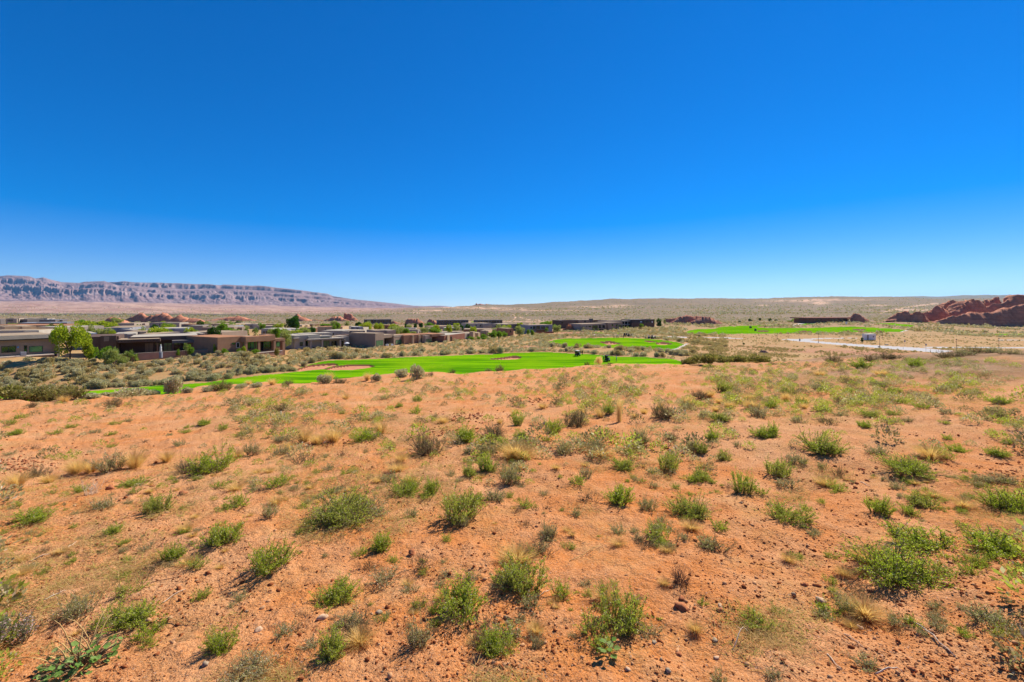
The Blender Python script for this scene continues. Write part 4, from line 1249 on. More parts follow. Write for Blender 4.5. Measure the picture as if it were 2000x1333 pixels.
ST = '''1331 1190 26 clod|largest red stone lying right of the open long twigged shrub
1331 1170 11 clod|small red stone just behind the largest red stone
1406 1195 11 clod|red stone beside a pale one on the right of the sand
1407 1188 11 stone_pale|pale stone touching a red one on the right of the sand
1396 1222 10 clod|rounded reddish stone in the lower right middle
1397 1254 11 stone_grey|grey round stone in the lower right middle of the sand
1278 1258 11 stone_grey|flat grey stone just right of the small broad leaved weed
1304 1314 11 stone_grey|flat grey stone near the bottom edge right of the middle
1400 1280 11 stone_pale|pinkish stone below the grey round stone
1326 1272 11 clod|red stone between grey stones near the bottom
1226 1306 10 stone_pale|pale brown stone near the bottom edge below the weed
804 1084 13 clod|pointed red stone standing up on sand left of the middle
827 1064 9 clod|flat red stone just behind the pointed red one
740 1204 12 stone_grey|dark grey stone on orange sand below the lone grey twigs
555 1240 8 stone_grey|pale grey pebble sized stone at the lower left middle
632 1208 18 stone_pale|flat speckled pale stone below the ragged olive shrub
505 1232 14 stone_pale|flat buff stone left of the sparse green shrub
1680 1226 11 stone_pale|flat pale stone below the small pale tipped shrub
1604 1174 18 stone_pale|flat buff stone on open sand left of the biggest shrub
1573 1144 12 clod|long reddish stone on open sand at the right
1592 1146 8 clod|small upright red stone beside the long reddish one
1783 1310 15 clod|red stone near the bottom right corner
1855 1260 9 clod|dark red stone right of the long stick
1347 942 10 clod|red stone left of a green shrub on the right slope
215 955 15 clod|flat pinkish stone near the bleached branch
358 966 13 clod|pinkish stone right of the dark green shrub with raised arm
1630 1006 9 clod|dark stone alone on the right slope sand
1250 1055 7 clod|dark red stone in the middle of the near sand
400 1300 12 stone_grey|grey stone in the lower left below the wispy shrub
885 822 12 clod|dark red clod on the rocky band of the upper slope'''
for i, l in enumerate(ST.split('\n')):
    a, lb = l.split('|'); px_, py_, w, mt = a.split(); x, y, z = ray(float(px_), float(py_)); v, f = rocklet(400+i, 2)
    s = float(w)/F*y*.55
    o = link('stone', np_mesh('stone', v, f, M[mt])); o.location = (x, y, z+s*.22); o.scale = (s, s, s*(1.5 if 'standing' in lb else 1)); o.rotation_euler = (0, 0, R.uniform(0, 6.28))
    tag(o, lb, 'stone', 'loose stones on the sand')
    if 'largest' in lb: LM.append(('the largest red stone', float(px_), float(py_)))
SK = '''1771 1214 1865 1280 1.6 bleached|long pale bare stick lying on sand at the lower right
1615 1275 1645 1306 1.3 bleached|short pale curved stick left of the long stick
1649 1242 1687 1267 1.0 bleached|thin pale twig above the short curved stick
1112 1098 1192 1060 .9 stalk|thin straw stem lying diagonally in the middle of the sand
1430 1270 1468 1236 1.0 bleached|bent pale twig arching above the sand at the right
230 1200 370 1218 .9 stalk|long thin straw stem right of the low leaning shrub
315 1179 362 1155 1.0 bleached|thin pale twig on the left of the orange sand
55 1098 97 1086 1.1 bleached|pale stick on the left edge of the sand
132 1073 149 1060 1.1 bleached|short pale stick standing askew at the left
295 1138 340 1132 .9 deadtwig|dark thin twig lying on the left sand
85 1176 130 1158 1.3 bleached|splintered grey stick behind the pinkish flowered shrub
1005 1252 985 1262 1.0 stalk|pale twig under the joined pair of shrubs
1710 1322 1770 1324 1.6 bleached|pale bent root at the bottom right edge
632 868 668 856 1.0 bleached|pale twig in front of the three golden tufts
1680 943 1700 952 1.0 bleached|short pale twig on the right slope
1050 1166 1078 1148 1.0 bleached|thin pale twig right of the joined shrubs'''
for i, l in enumerate(SK.split('\n')):
    a, lb = l.split('|'); t = a.split(); x0, y0, x1, y1, w = map(float, t[:5])
    A = Vector(ray(x0, y0)); B = Vector(ray(x1, y1)); up = .16*(A-B).length if 'bent' in lb or 'arching' in lb else .02*(A-B).length
    m_ = A; r = w*.9/F*A.y
    pts = []; n_ = Vector((-(B-A).y, (B-A).x, 0))
    for s in np.linspace(0, 1, 8):
        p = A+(B-A)*s+n_*(.10*math.sin(s*5+i)*s*(1-s)+R.normal(0, .006)); p.z = float(height(p.x, p.y))+r*.8+up*math.sin(s*3.14)*1.6; pts.append(p-A)
    mb = MB(); mb.tube(pts, [r*(1-.5*s) for s in np.linspace(0, 1, 8)], 6)
    if i in (0, 4, 10):
        mb.tube([pts[3], pts[3]+n_*.10+Vector((0,0,r*3))], [r*.5, r*.2], 4); mb.tube([pts[5], pts[5]-n_*.05+Vector((0,0,r*5))], [r*.5, r*.2], 4)
    o = mb.build('stick', M[t[5]], smooth=True); o.location = A; tag(o, lb, 'stick', 'sticks on the sand')
    if i == 0: LM.append(('the long pale stick', 1815, 1245))
# ------------------------------------------------------------------ houses
class House:
    def __init__(s, name, label, A, B, cat='house', group=None, z0=None, short=None):
        s.A = np.array([(A[0]-1000)/F*A[1], A[1]]); s.B = np.array([(B[0]-1000)/F*B[1], B[1]])
        d = s.B-s.A; s.len = np.hypot(*d); s.u = d/s.len; s.n = np.array([s.u[1], -s.u[0]])
        s.z0 = float(min(height(s.A[0], s.A[1], False), height(s.B[0], s.B[1], False))) if z0 is None else z0
        s.root = empty(name, (s.A[0], s.A[1], s.z0), math.atan2(s.u[1], s.u[0]), label, cat, group)
        s.parts = {}
        if short: LM.append((short, (A[0]+B[0])/2, HZ-F*(s.z0+2)/A[1]))
    def U(s, px, v=0):
        d = np.array([(px-1000)/F, 1.0]); A = s.A+s.n*v
        return -(A[0]*d[1]-A[1]*d[0])/(s.u[0]*d[1]-s.u[1]*d[0])
    def W(s, px, py, v=0):
        y = (s.A+s.n*v+s.u*s.U(px, v))[1]; return -(py-HZ)/F*y-s.z0
    def rect(s, p0, p1, t, b, v):
        u0, u1 = s.U(p0, v), s.U(p1, v); m = (p0+p1)/2
        return u0, u1, (-1.2 if b is None else s.W(m, b, v)), s.W(m, t, v)
    def vol(s, part, p0, p1, t, b, v0, v1, mat, roof=None, parent=None):
        u0, u1, w0, w1 = s.rect(p0, p1, t, b, v0)
        o = MB().box(u0, u1, -v0, -v1, w0, w1).build(part, M[mat], s.root if parent is None else parent)
        if roof:
            i = .3; MB().box(u0+i, u1-i, -v0+i, -v1-i, w1, w1+.05).build('roof_surface', M[roof], o)
        return o
    def win(s, p0, p1, t, b, v=0, nm=0, mat='glass', frame='steel', name='window'):
        u0, u1, w0, w1 = s.rect(p0, p1, t, b, v); fr = .09
        mb = MB()
        mb.box(u0-fr, u1+fr, -v-.08, -v+.0, w1, w1+fr); mb.box(u0-fr, u1+fr, -v-.08, -v+.0, w0-fr, w0)
        mb.box(u0-fr, u0, -v-.08, -v+.0, w0, w1); mb.box(u1, u1+fr, -v-.08, -v+.0, w0, w1)
        for k in range(nm):
            uu = u0+(u1-u0)*(k+1)/(nm+1); mb.box(uu-.05, uu+.05, -v-.07, -v, w0, w1)
        f = mb.build(name, M[frame], s.root)
        MB().box(u0, u1, -v-.04, -v-.01, w0, w1).build('pane', M[mat], f)
        return f
HG = 'flat roofed houses along the golf course'
# grey house at the left edge
h = House('grey_house', 'low grey flat roofed house at the left edge with two wide windows', (-60,112), (117,126), group=HG, short='the grey house at the left edge')
h.vol('wall', -60, 111, 663, None, 0, -15, 'w_taupe'); h.vol('fascia', -60, 111.5, 656, 663.4, 1.3, -15.3, 'w_grey', 'roof')
h.vol('eave_shadow_strip', -60, 111, 663.4, 665.4, 1.1, .2, 'steel'); h.vol('pier', 111.6, 116.6, 657.5, None, 1.6, -12, 'w_warmgrey')  # dark strip below the fascia is the eave's shadow line, painted in
h.win(3.5, 30, 677, 688.5, 0, 1, 'glass'); h.win(57.5, 82.5, 677, 687.5, 0, 0, 'reflglass'); h.win(47.5, 52, 676, 695, 0, 0, name='door')
h.vol('plaque', 33.5, 37, 677, 680, .08, .01, 'tealbox'); h.vol('chimney', 26, 34, 653, 656, -6, -9, 'w_warmgrey')
h.vol('patio_slab', -60, 106, 696.9, 698.6, 2.6, .02, 'slab'); h.vol('retaining_wall', -60, 106, 698.7, None, 2.5, .02, 'w_dark')
g_ = MB(); u0 = h.U(-60, 4); u1 = h.U(31, 4)
for k in range(40): uu = u0+(u1-u0)*k/39; g_.box(uu-.02, uu+.02, -4.02, -3.98, .2, 1.25)
g_.box(u0, u1, -4.04, -3.96, 1.2, 1.27); g_.build('patio_railing', M['steel'], h.root)
h.vol('patio_bench', 41, 52, 688, 695, 2.6, 1.6, 'w_blue')
# dark brown modern house
h = House('dark_brown_house', 'dark brown modern house with deep overhanging flat roofs and glass walls', (164,127), (432,146), group=HG, short='the dark brown modern house')
h.vol('wall', 164, 232, 658, None, 0, -16, 'w_dark'); h.vol('wall', 232, 432, 663.5, None, -4.5, -18, 'w_dark')
h.vol('chimney', 196, 227, 656.3, None, .8, -4, 'w_dark'); h.vol('chimney_recess', 203, 213, 658, 667, 1.0, .82, 'w_taupe')
h.vol('pergola_roof', 228, 313, 663.4, 669, 2.5, -6, 'w_dark', 'roof'); h.vol('main_roof', 252, 388, 657.4, 665.2, -2, -17, 'w_dark', 'roofw')
h.vol('patio_roof', 336, 420, 664.6, 669.6, 2.2, -5, 'w_slate'); h.vol('upper_block', 300, 377, 655.2, 660, -9, -15, 'w_taupe', 'roof')
for p in (412, 376, 336.5, 306): h.vol('column', p, p+2.5, 669.5, None, 1.6, .9, 'w_dark')
h.win(283, 299, 671, 688, -4.5, 1, 'bronze'); h.win(304, 316, 671, 688, -4.5, 1); h.win(320, 335, 671, 688, -4.5, 1, 'reflglass'); h.win(340, 352, 669, 682, -4.5, 0); h.win(357, 374, 671, 688, -4.5, 1)
h.win(379, 388, 670, 687, -4.5, 0, 'reflglass'); h.win(389.5, 405, 671, 688, -4.5, 1)
bm_ = MB()
for k in range(13): uu = h.U(230+k*6.3, 2.7); bm_.box(uu, uu+.25, -2.75, -2.5, h.W(270, 667, 2.5), h.W(270, 666, 2.5))
bm_.build('beam_ends', M['black'], h.root)
# garden wall in front of it
w = House('garden_wall', 'long mauve brown plastered garden wall before the dark brown house', (224,122), (437,139), cat='wall', short='the long garden wall')
w.vol('wall_panel', 224, 436, 687.5, None, 0, -.35, 'pink_wall'); w.vol('coping', 223.6, 436.4, 686.9, 687.5, .05, -.4, 'w_warmgrey'); w.vol('end_pier', 433, 437, 684.5, None, .12, -.5, 'pink_wall')
# brown house with columns
h = House('brown_house', 'brown stucco house with a columned patio facing the golf course', (425,134), (556,153), group=HG, short='the brown house with patio columns')
h.vol('wall', 425, 481, 658.5, None, 0, -17, 'w_brown', 'roofr'); h.vol('wall', 481, 537, 660, None, -1.2, -16, 'w_brown', 'roof'); h.vol('wall', 537, 555, 662, None, -.6, -12, 'w_brown', 'roof')
h.vol('patio_beam', 480, 537.5, 657.2, 667, 2.6, -1.3, 'w_brown', 'roofr'); h.vol('parapet_block', 520, 536.5, 653.6, 658, -4, -8, 'w_brown')
for p0, p1 in ((479.5,483.5), (504.5,508.3), (534.8,539)): h.vol('column', p0, p1, 667, None, 2.5, 1.6, 'w_brown')
h.vol('side_beam', 538, 557, 661.4, 666, 2.2, -.7, 'w_brown'); h.vol('column', 552, 557, 666, None, 2.1, .8, 'w_brown')
h.win(484.5, 489, 668.5, 681, -1.2); h.win(490, 496, 668.5, 681, -1.2, 0, 'reflglass'); h.win(499, 503.5, 668, 680, -1.2, 0, 'reflglass'); h.win(509, 529, 668, 684, -1.2, 3); h.win(539.5, 546.5, 668.5, 677, -.6, 0, 'reflglass'); h.win(453, 459, 670, 673, 0); h.win(462, 467, 670, 679, 0, 0, 'glass', 'white'); h.win(475, 479, 669, 680, 0, 0, 'reflglass')
h.vol('patio_slab', 498, 552, 687.2, 688.4, 3.4, 2.7, 'slab'); h.vol('retaining_wall', 498, 552, 688.5, None, 3.3, 2.7, 'pink_wall')
# light grey house
h = House('light_grey_house', 'light grey house with a canopied patio, pale columns and raised roof', (574,167), (683,183), group=HG, short='the light grey house')
h.vol('wall', 575, 625, 655.2, None, -.5, -14, 'w_grey', 'roofw'); h.vol('wall', 602, 668, 659.5, None, -2.2, -15, 'w_grey', 'roof'); h.vol('parapet_wall', 602.5, 648, 656.6, 661.6, .2, -3, 'w_grey')
h.vol('canopy', 602, 676, 661.6, 663.8, 2.2, -2.2, 'w_cream', 'roofw'); h.vol('upper_roof', 586, 650, 651.4, 655, -7, -13, 'w_grey', 'roofw'); h.vol('wall', 668, 682, 657, None, 0, -9, 'w_warmgrey')
for p in (606, 628.5, 663.5, 673): h.vol('column', p, p+3, 663.8, None, 1.9, 1.1, 'w_cream')
h.win(611, 622.5, 668.5, 681, -2.2, 1, 'reflglass'); h.win(632, 643, 667, 681, -2.2, 1, 'reflglass'); h.win(648, 657, 667, 681, -2.2, 1); h.win(597, 601, 666.5, 676, -.5); h.win(586, 591, 669, 676, -.5); h.win(626, 643, 659.7, 661, .22); h.win(665.5, 672, 667, 680, .0)
h.vol('side_canopy', 574, 588, 661, 663, 1, -3, 'w_cream', 'roofw'); h.vol('patio_slab', 604, 682, 682.2, 683.2, 3.2, 2.3, 'slab'); h.vol('retaining_wall', 604, 682, 683.3, None, 3.1, 2.3, 'w_dark')
# taupe house with tower block
h = House('taupe_house', 'taupe house with a dark side wall and a deep shaded entry recess', (733,180), (791,199), group=HG, short='the taupe house with the deep entry')
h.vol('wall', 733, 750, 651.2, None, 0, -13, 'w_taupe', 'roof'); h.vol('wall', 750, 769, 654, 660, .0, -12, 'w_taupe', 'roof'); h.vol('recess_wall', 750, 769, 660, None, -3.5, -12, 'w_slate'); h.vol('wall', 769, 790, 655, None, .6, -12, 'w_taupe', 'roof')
h.win(735, 748, 665.5, 675, 0, 3, 'reflglass'); h.win(752, 767, 661, 675, -3.5, 3); h.win(773, 784.5, 664.5, 672.5, .6, 3, 'reflglass'); h.vol('lintel_trim', 771, 787, 657, 658, .7, .6, 'w_cream')
h2 = House('brown_annex_house', 'dark brown blank walled house left of the taupe house', (684,192), (734,203), group=HG)
h2.vol('wall', 684, 702, 654.5, None, 0, -10, 'w_dark'); h2.vol('wall', 702, 718, 655, None, -2, -10, 'w_slate'); h2.vol('wall', 718, 731, 652, None, 1.2, -9, 'w_dark', 'roof'); h2.win(723, 728.6, 665.8, 668.8, 1.2, 2, 'white', 'white'); h2.vol('garden_wall', 683, 706, 670.5, None, 4, 3.6, 'w_brown')
# long brown house
h = House('long_brown_house', 'long brown house with a bay window and glass walled patio', (789,192), (866,211), group=HG, short='the long brown house')
h.vol('wall', 789, 831, 654.5, None, -2, -13, 'w_brown', 'roofr'); h.vol('bay_wall', 831, 844, 655.2, None, .6, -10, 'w_warmgrey', 'roof'); h.vol('patio_beam', 843.5, 869, 652.6, 657.4, 1.6, -9, 'w_brown', 'roofr'); h.vol('recess_wall', 844, 868, 657.4, None, -3, -9, 'w_brown')
for p in (857.6, 864.5): h.vol('column', p, p+2, 657.4, None, 1.4, .6, 'w_tan')
for p in (806, 819): h.vol('pier', p, p+2.6, 655.4, None, -1.2, -2, 'w_tan')
h.win(832.5, 842.5, 662.8, 669.6, .6, 2, 'reflglass'); h.win(847, 856.5, 661, 670, -3, 1, 'reflglass'); h.win(821, 826, 661, 668, -2)
h = House('red_brown_house', 'windowless red brown house wall right of the glass walled patio', (868,205), (910,224), group=HG, short='the red brown windowless house')
h.vol('wall', 868, 908, 653.5, None, 0, -13, 'w_red', 'roofw'); h.vol('corner_block', 908, 920, 652.2, None, -2, -9, 'w_warmgrey', 'roof'); h.vol('pier', 874, 878, 655, None, .5, 0, 'w_tan'); h.win(880, 882.5, 658, 668, 0)
h = House('tan_pier_house', 'small tan house with sunlit stepped piers among round shrubs', (918,226), (940,240), group=HG, short='the tan house with stepped piers')
h.vol('wall', 918, 939, 650.5, None, -1.5, -10, 'w_taupe', 'roof'); h.vol('pier', 924, 928, 648, None, .4, -1.6, 'w_tan'); h.vol('pier', 934, 938, 650.4, None, .4, -1.6, 'w_tan'); h.win(929.5, 933, 654, 662, -1.5)

# the rows of roofs behind: px0, px1, top row, distance, wall, roof, windows, turn
BK = '''-40 76 646.5 150 w_grey roof 2
9 71 637.6 178 w_tan roof 0
66 126 639.5 192 w_warmgrey roofw 1
-30 98 635.6 214 w_brown roofr 0
34 131 631 262 w_slate w_blue 1
11 37 622.5 420 w_warmgrey roof 4
37 54 624 428 w_slate roof 2
54 78 622.2 436 w_cream roofw 5
92 107 622 440 w_cream roof 1
108 132 624.5 430 w_slate w_blue 2
-14 10 623.6 426 w_slate roof 2
138 186 640.6 196 w_warmgrey roof 1
150 190 651.6 150 w_blue roofw 1
196 259 640.6 206 w_blue roof 0
258 294 644.2 200 w_blue roofw 1
271 292 637 250 w_slate roof 1
293 366 642 232 w_blue roofw 2
354 379 634 330 w_slate roofr 1
292 352 630.6 400 w_cream roof 3
262 291 631 418 w_warmgrey roof 2
240 290 648.4 184 w_taupe roof 1
224 266 652.6 164 w_cream roofw 1
267 300 653.4 160 w_slate roof 0
360 441 649.2 182 w_taupe roof 2
378 401 651.6 172 w_warmgrey roofw 0
396 415 636 290 w_warmgrey roofw 1
415 458 637 262 w_blue roof 2
457 479 639 236 w_taupe roof 1
405 455 633 400 w_tan roof 2
455 478 632 420 w_cream roofw 1
478 506 633.4 410 w_grey roof 2
505 546 633.6 384 w_brown roof 2
544 554 636 372 w_cream roof 0
510 535 642.6 232 w_grey roofw 2
534 553 644.8 226 w_blue roofw 1
553 590 643 252 w_blue roofw 1
540 602 647 222 w_taupe roof 2
588 613 641 300 w_brown roof 1
590 606 634.6 480 w_tan roof 1
612 624 633.6 500 w_brown roof 1
620 669 638.8 290 w_tan roofr 1
669 686 637.8 300 w_slate roof 0
692 709 638.8 312 w_blue roofw 1
710 720 640 318 w_grey roof 0
628 681 646.4 234 w_grey roofw 2
690 713 647 226 w_slate roof 1
749 760 635.6 380 w_red roofr 1
733 773 645.6 218 w_warmgrey roof 1
773 812 642.2 332 w_cream w_slate 3
816 824 644 302 w_cream roof 1
823 836 642 312 w_slate roof 1
838 906 637.4 420 w_tan roof 4
870 902 640.6 340 w_grey roofw 2
860 908 649 262 w_slate roof 2
905 985 643.6 300 w_brown roof 3
921 960 631.8 384 w_grey roof 2
960 984 633.4 380 w_warmgrey roofw 1
988 1033 633.2 362 w_slate roof 2
991 1003 642.2 272 w_brown roof 1
938 954 646.2 242 w_tan roof 1'''
cname = {'w_grey':'grey','w_tan':'tan','w_warmgrey':'warm grey','w_brown':'brown','w_slate':'dark slate','w_cream':'cream','w_blue':'blue grey','w_taupe':'taupe','w_red':'red brown','w_dark':'dark brown'}
rname = {'roof':'a tan roof','roofw':'a pale roof','roofr':'a terracotta roof','w_blue':'a blue grey roof','w_slate':'a dark roof'}
RH = np.random.default_rng(9)
for l in BK.split('\n'):
    a = l.split(); p0, p1, t, Y = map(float, a[:4])
    k = RH.uniform(-.012, .05)
    h = House('flat_roofed_house', None, (p0, Y), (p1, Y*(1+k)), group='flat roofed houses of the settlement')
    D = RH.uniform(11, 17); w_ = p1-p0
    h.vol('wall', p0, p1, t, None, 0, -D, a[4], a[5])
    c0 = p0+w_*RH.uniform(.08, .5); c1 = c0+w_*RH.uniform(.2, .38)
    h.vol('upper_block', c0, c1, t-.9*180/Y-.3, t, -D*.3, -D*.75, a[4] if RH.uniform() < .6 else 'w_taupe', a[5])
    if w_ > 14:
        e0 = p0+w_*RH.uniform(.55, .75); h.vol('front_block', e0, min(p1, e0+w_*.28), t+.8, None, 2.2, -.02, a[4])
        h.vol('roof_vent', p0+w_*.3, p0+w_*.3+max(.5, 100/Y), t-.9, t, -D*.6, -D*.66, 'white')
    nw = int(a[6])
    for q in range(nw):
        c = p0+w_*(.12+.42*(q+.5)/nw) if w_ > 14 else p0+w_*(.2+.6*(q+.5)/nw); ww = 140/Y+.4; hh = 1.2*F/Y
        h.win(c-ww, c+ww, t+1.3*F/Y, t+1.3*F/Y+hh, 0)
    REL.append((h.root, f'{cname[a[4]]} house with {rname[a[5]]}', (p0+p1)/2, t))
RG = np.random.default_rng(19); GB = []
for k_ in range(85):
    px_ = RG.uniform(-20, 1095); Y = 158*(2.9)**RG.uniform(0, 1); x = (px_-1000)/F*Y; Y = max(Y, float(np.interp(px_, [0,437,575,690,866,940,1080],[140,165,195,215,232,262,315])))
    GB.append((px_, Y*RG.uniform(1, 1.08), RG.uniform(7, 12.5), RG.uniform(9, 22), ('to','bo','by','bg','tg','ty','bo','td')[int(RG.integers(8))]))
# dark lodges far behind
def lodge(label, p0, p1, t, b, Y, mat, n, rows=1):
    h = House('lodge', label, (p0, Y), (p1, Y*1.02), cat='building', group='dark lodges beyond the houses')
    h.vol('wall', p0, p1, t, None, 0, -16, mat, mat)
    w_ = (p1-p0)/n
    for r in range(rows):
        for i in range(n):
            y0 = t+(b-t)*(.18+.82*r/rows); h.win(p0+w_*(i+.22), p0+w_*(i+.78), y0, y0+(b-t)*.55/rows, 0)
    for i in range(0, n+1, 3): h.vol('pier', p0+w_*i-.35, p0+w_*i+.35, t-.5, None, .7, 0, mat)
    return h
lodge('dark long lodge left of the blocky red rock', 712, 764, 624.4, 632, 600, 'w_slate', 9)
lodge('dark two storey lodge right of the rounded red rock dome', 856, 915, 625.6, 634.6, 570, 'w_slate', 11, 2)
lodge('dark flat lodge behind the grey house, third lodge from the left', 932, 981, 625.6, 632.4, 540, 'w_slate', 9)
# hillside houses in the middle
def hillside(label, A, B, vols, wins, short=None):
    h = House('hillside_house', label, A, B, group='two storey houses on the knoll', short=short)
    for v in vols: h.vol(v[0], *v[1:])
    for w_ in wins: h.win(*w_[:4], *(w_[4:5] or (0,)), *(w_[5:6] or (0,)), *(w_[6:7] or ('glass',)))
    return h
hillside('pale blue grey two storey house with big dark windows, left of the red dirt pile', (1032,300), (1079,308),
 [('wall',1032,1079,635.2,None,0,-12,'w_blue','roof'),('balcony',1040,1066,643.2,644.4,1.6,0,'w_slate'),('garden_wall',1045,1082,648.5,None,4,3.6,'w_red')],
 [(1041.5,1045.5,637.5,643.2,0,1),(1047,1055,637,643.2,0,2),(1057,1064,638,643.2,0,2),(1066,1071,638,642,0,1),(1048,1064,645,648.5,0,3),(1036,1038.6,639,642,0)], 'the pale blue grey two storey house')
hillside('dark brown house on the knoll behind the red dirt pile', (1095,400), (1128,408), [('wall',1095,1128,626,None,0,-14,'w_dark','w_slate'),('upper_block',1104,1118,625.2,626,-3,-9,'w_dark')], [(1096.5,1100,629,632),(1121,1125,630,633)])
hillside('taupe house with a slim dark tower on the knoll', (1130,410), (1174,418), [('wall',1130,1174,625.2,None,0,-12,'w_taupe','roof'),('tower',1153.5,1158.5,623,631,1,-2,'w_slate'),('balcony_roof',1158,1174,625,626.2,2,0,'w_taupe')], [(1141,1144,627,630),(1160,1168,627.4,631,0,2),(1170,1173,627.4,631)])
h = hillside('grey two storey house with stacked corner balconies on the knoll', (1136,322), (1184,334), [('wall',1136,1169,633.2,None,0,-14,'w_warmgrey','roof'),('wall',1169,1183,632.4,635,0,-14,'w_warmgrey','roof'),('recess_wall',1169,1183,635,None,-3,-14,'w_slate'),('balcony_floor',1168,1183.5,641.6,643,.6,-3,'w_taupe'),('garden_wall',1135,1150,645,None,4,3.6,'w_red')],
 [(1149.5,1154.5,637,639.4,0),(1145,1147,637,639,0),(1170.5,1174,636.4,641,-3),(1176.5,1181,636.4,641,-3),(1171,1174.4,643.6,648,-3),(1176.6,1181,643.6,648,-3),(1157,1167,636,644,0,2)], 'the grey house with stacked balconies')
for p in (1168.4, 1175, 1182): h.vol('column', p, p+1, 635, None, .3, -.3, 'w_warmgrey')
hillside('taupe house joined on the right of the stacked balconies', (1184,336), (1216,346), [('wall',1184,1216,630.2,None,0,-14,'w_taupe','roof'),('front_block',1188,1200,632,None,1.5,0,'w_taupe'),('garden_wall',1186,1240,645.4,None,6,5.6,'w_dark')], [(1195,1197.5,634,637,1.5),(1203,1206,634,638,0),(1208,1214,635.4,638.4,0,1),(1203.4,1206,640.5,643.5,0)])
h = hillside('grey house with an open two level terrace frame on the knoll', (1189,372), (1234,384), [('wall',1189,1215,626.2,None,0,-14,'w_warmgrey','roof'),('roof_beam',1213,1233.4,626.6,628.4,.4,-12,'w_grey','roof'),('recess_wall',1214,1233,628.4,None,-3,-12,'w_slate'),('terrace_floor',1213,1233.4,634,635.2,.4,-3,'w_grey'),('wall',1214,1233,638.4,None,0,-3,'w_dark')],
 [(1215,1219,629,633.6,-3),(1221,1225,629,633.6,-3),(1227,1231,629,633.6,-3),(1215.6,1219,635.4,638.4,-3),(1221,1225,635.4,638.4,-3)], 'the terrace frame house')
for p in (1213.4, 1219.6, 1225.8, 1232): h.vol('column', p, p+1.1, 628.4, None, .3, -.3, 'w_grey')
hillside('dark brown long house at the right end of the knoll', (1236,380), (1278,392), [('wall',1236,1278,624.6,None,0,-14,'w_dark','w_slate'),('upper_block',1262,1270,623.6,625,-2,-8,'w_dark'),('garden_wall',1234,1277,631,None,5,4.6,'w_dark')], [(1250,1254,628,630,0,0,'white'),(1258,1262,628,630.6,0,1),(1265,1269,628,630.6,0),(1272.6,1275,628,630.6,0,0,'white')], 'the dark brown house at the end of the knoll')
# clubhouse
h = House('clubhouse', 'low long red brown clubhouse with dark ribbon windows and flat roof', (1580,545), (1692,560), cat='building', short='the low red clubhouse')
h.vol('wall', 1581.5, 1640, 623.6, None, 0, -24, 'w_red'); h.vol('wall', 1640, 1660, 623.6, None, -1.5, -20, 'w_slate'); h.vol('wall', 1592, 1640, 628.4, None, 2, .02, 'w_red')
h.vol('flat_roof', 1578.5, 1664, 620.8, 622.8, 3, -25, 'w_red', 'w_red'); h.vol('clerestory', 1592, 1655, 622.8, 623.7, 1.2, -22, 'w_slate')
for p0, p1 in ((1593,1603),(1622,1629),(1630,1638),(1642,1650),(1651,1658)): h.win(p0, p1, 623.9, 627.6, .05 if p1 < 1640 else -1.45, 2)
h.win(1600, 1614, 629, 632.4, 2.0, 3); h.vol('sign_panel', 1604, 1620, 624, 627.6, .5, 0, 'w_red'); h.vol('terrace', 1586, 1646, 632.6, None, 6, 2, 'w_warmgrey')
# small white service pillar near the clubhouse
p = House('service_pillar', 'small white pillar on the green slope right of the clubhouse', (1653,500), (1655,500.2), cat='pillar')
p.vol('shaft', 1653, 1655, 629, None, 0, -1.2, 'white'); p.vol('cap', 1652.7, 1655.3, 628.6, 629, .15, -1.35, 'w_cream')

# red dirt pile by the pale blue house
def pile(label, px0, px1, top, Y, seed, mat):
    x0, x1 = (px0-1000)/F*Y, (px1-1000)/F*Y; cx = (x0+x1)/2; r = (x1-x0)/2; z0 = float(height(cx, Y, False)); hh = -(top-HZ)/F*Y-z0
    g = np.linspace(-1, 1, 34); GX, GY = np.meshgrid(g, g); d = np.hypot(GX, GY)
    Z = hh*np.clip(1-d, 0, 1)**.8*(1+.5*fbm(GX*4+seed, GY*4, 4, seed))-.25
    V = np.stack([GX*r, GY*r*.7, Z], -1).reshape(-1, 3); i = np.arange(34*34).reshape(34, 34)
    o = link('dirt_pile', np_mesh('dirt_pile', V, np.stack([i[:-1,:-1], i[:-1,1:], i[1:,1:], i[1:,:-1]], -1).reshape(-1, 4), mat)); o.location = (cx, Y, z0)
    return tag(o, label, 'dirt pile')
pile('heap of bright red earth beside the pale blue grey house', 1097, 1125, 634.5, 330, 3, M['clod'])
pile('small dark mound of earth on the bare red flat', 1480, 1502, 683.5, 185, 5, M['rust'])

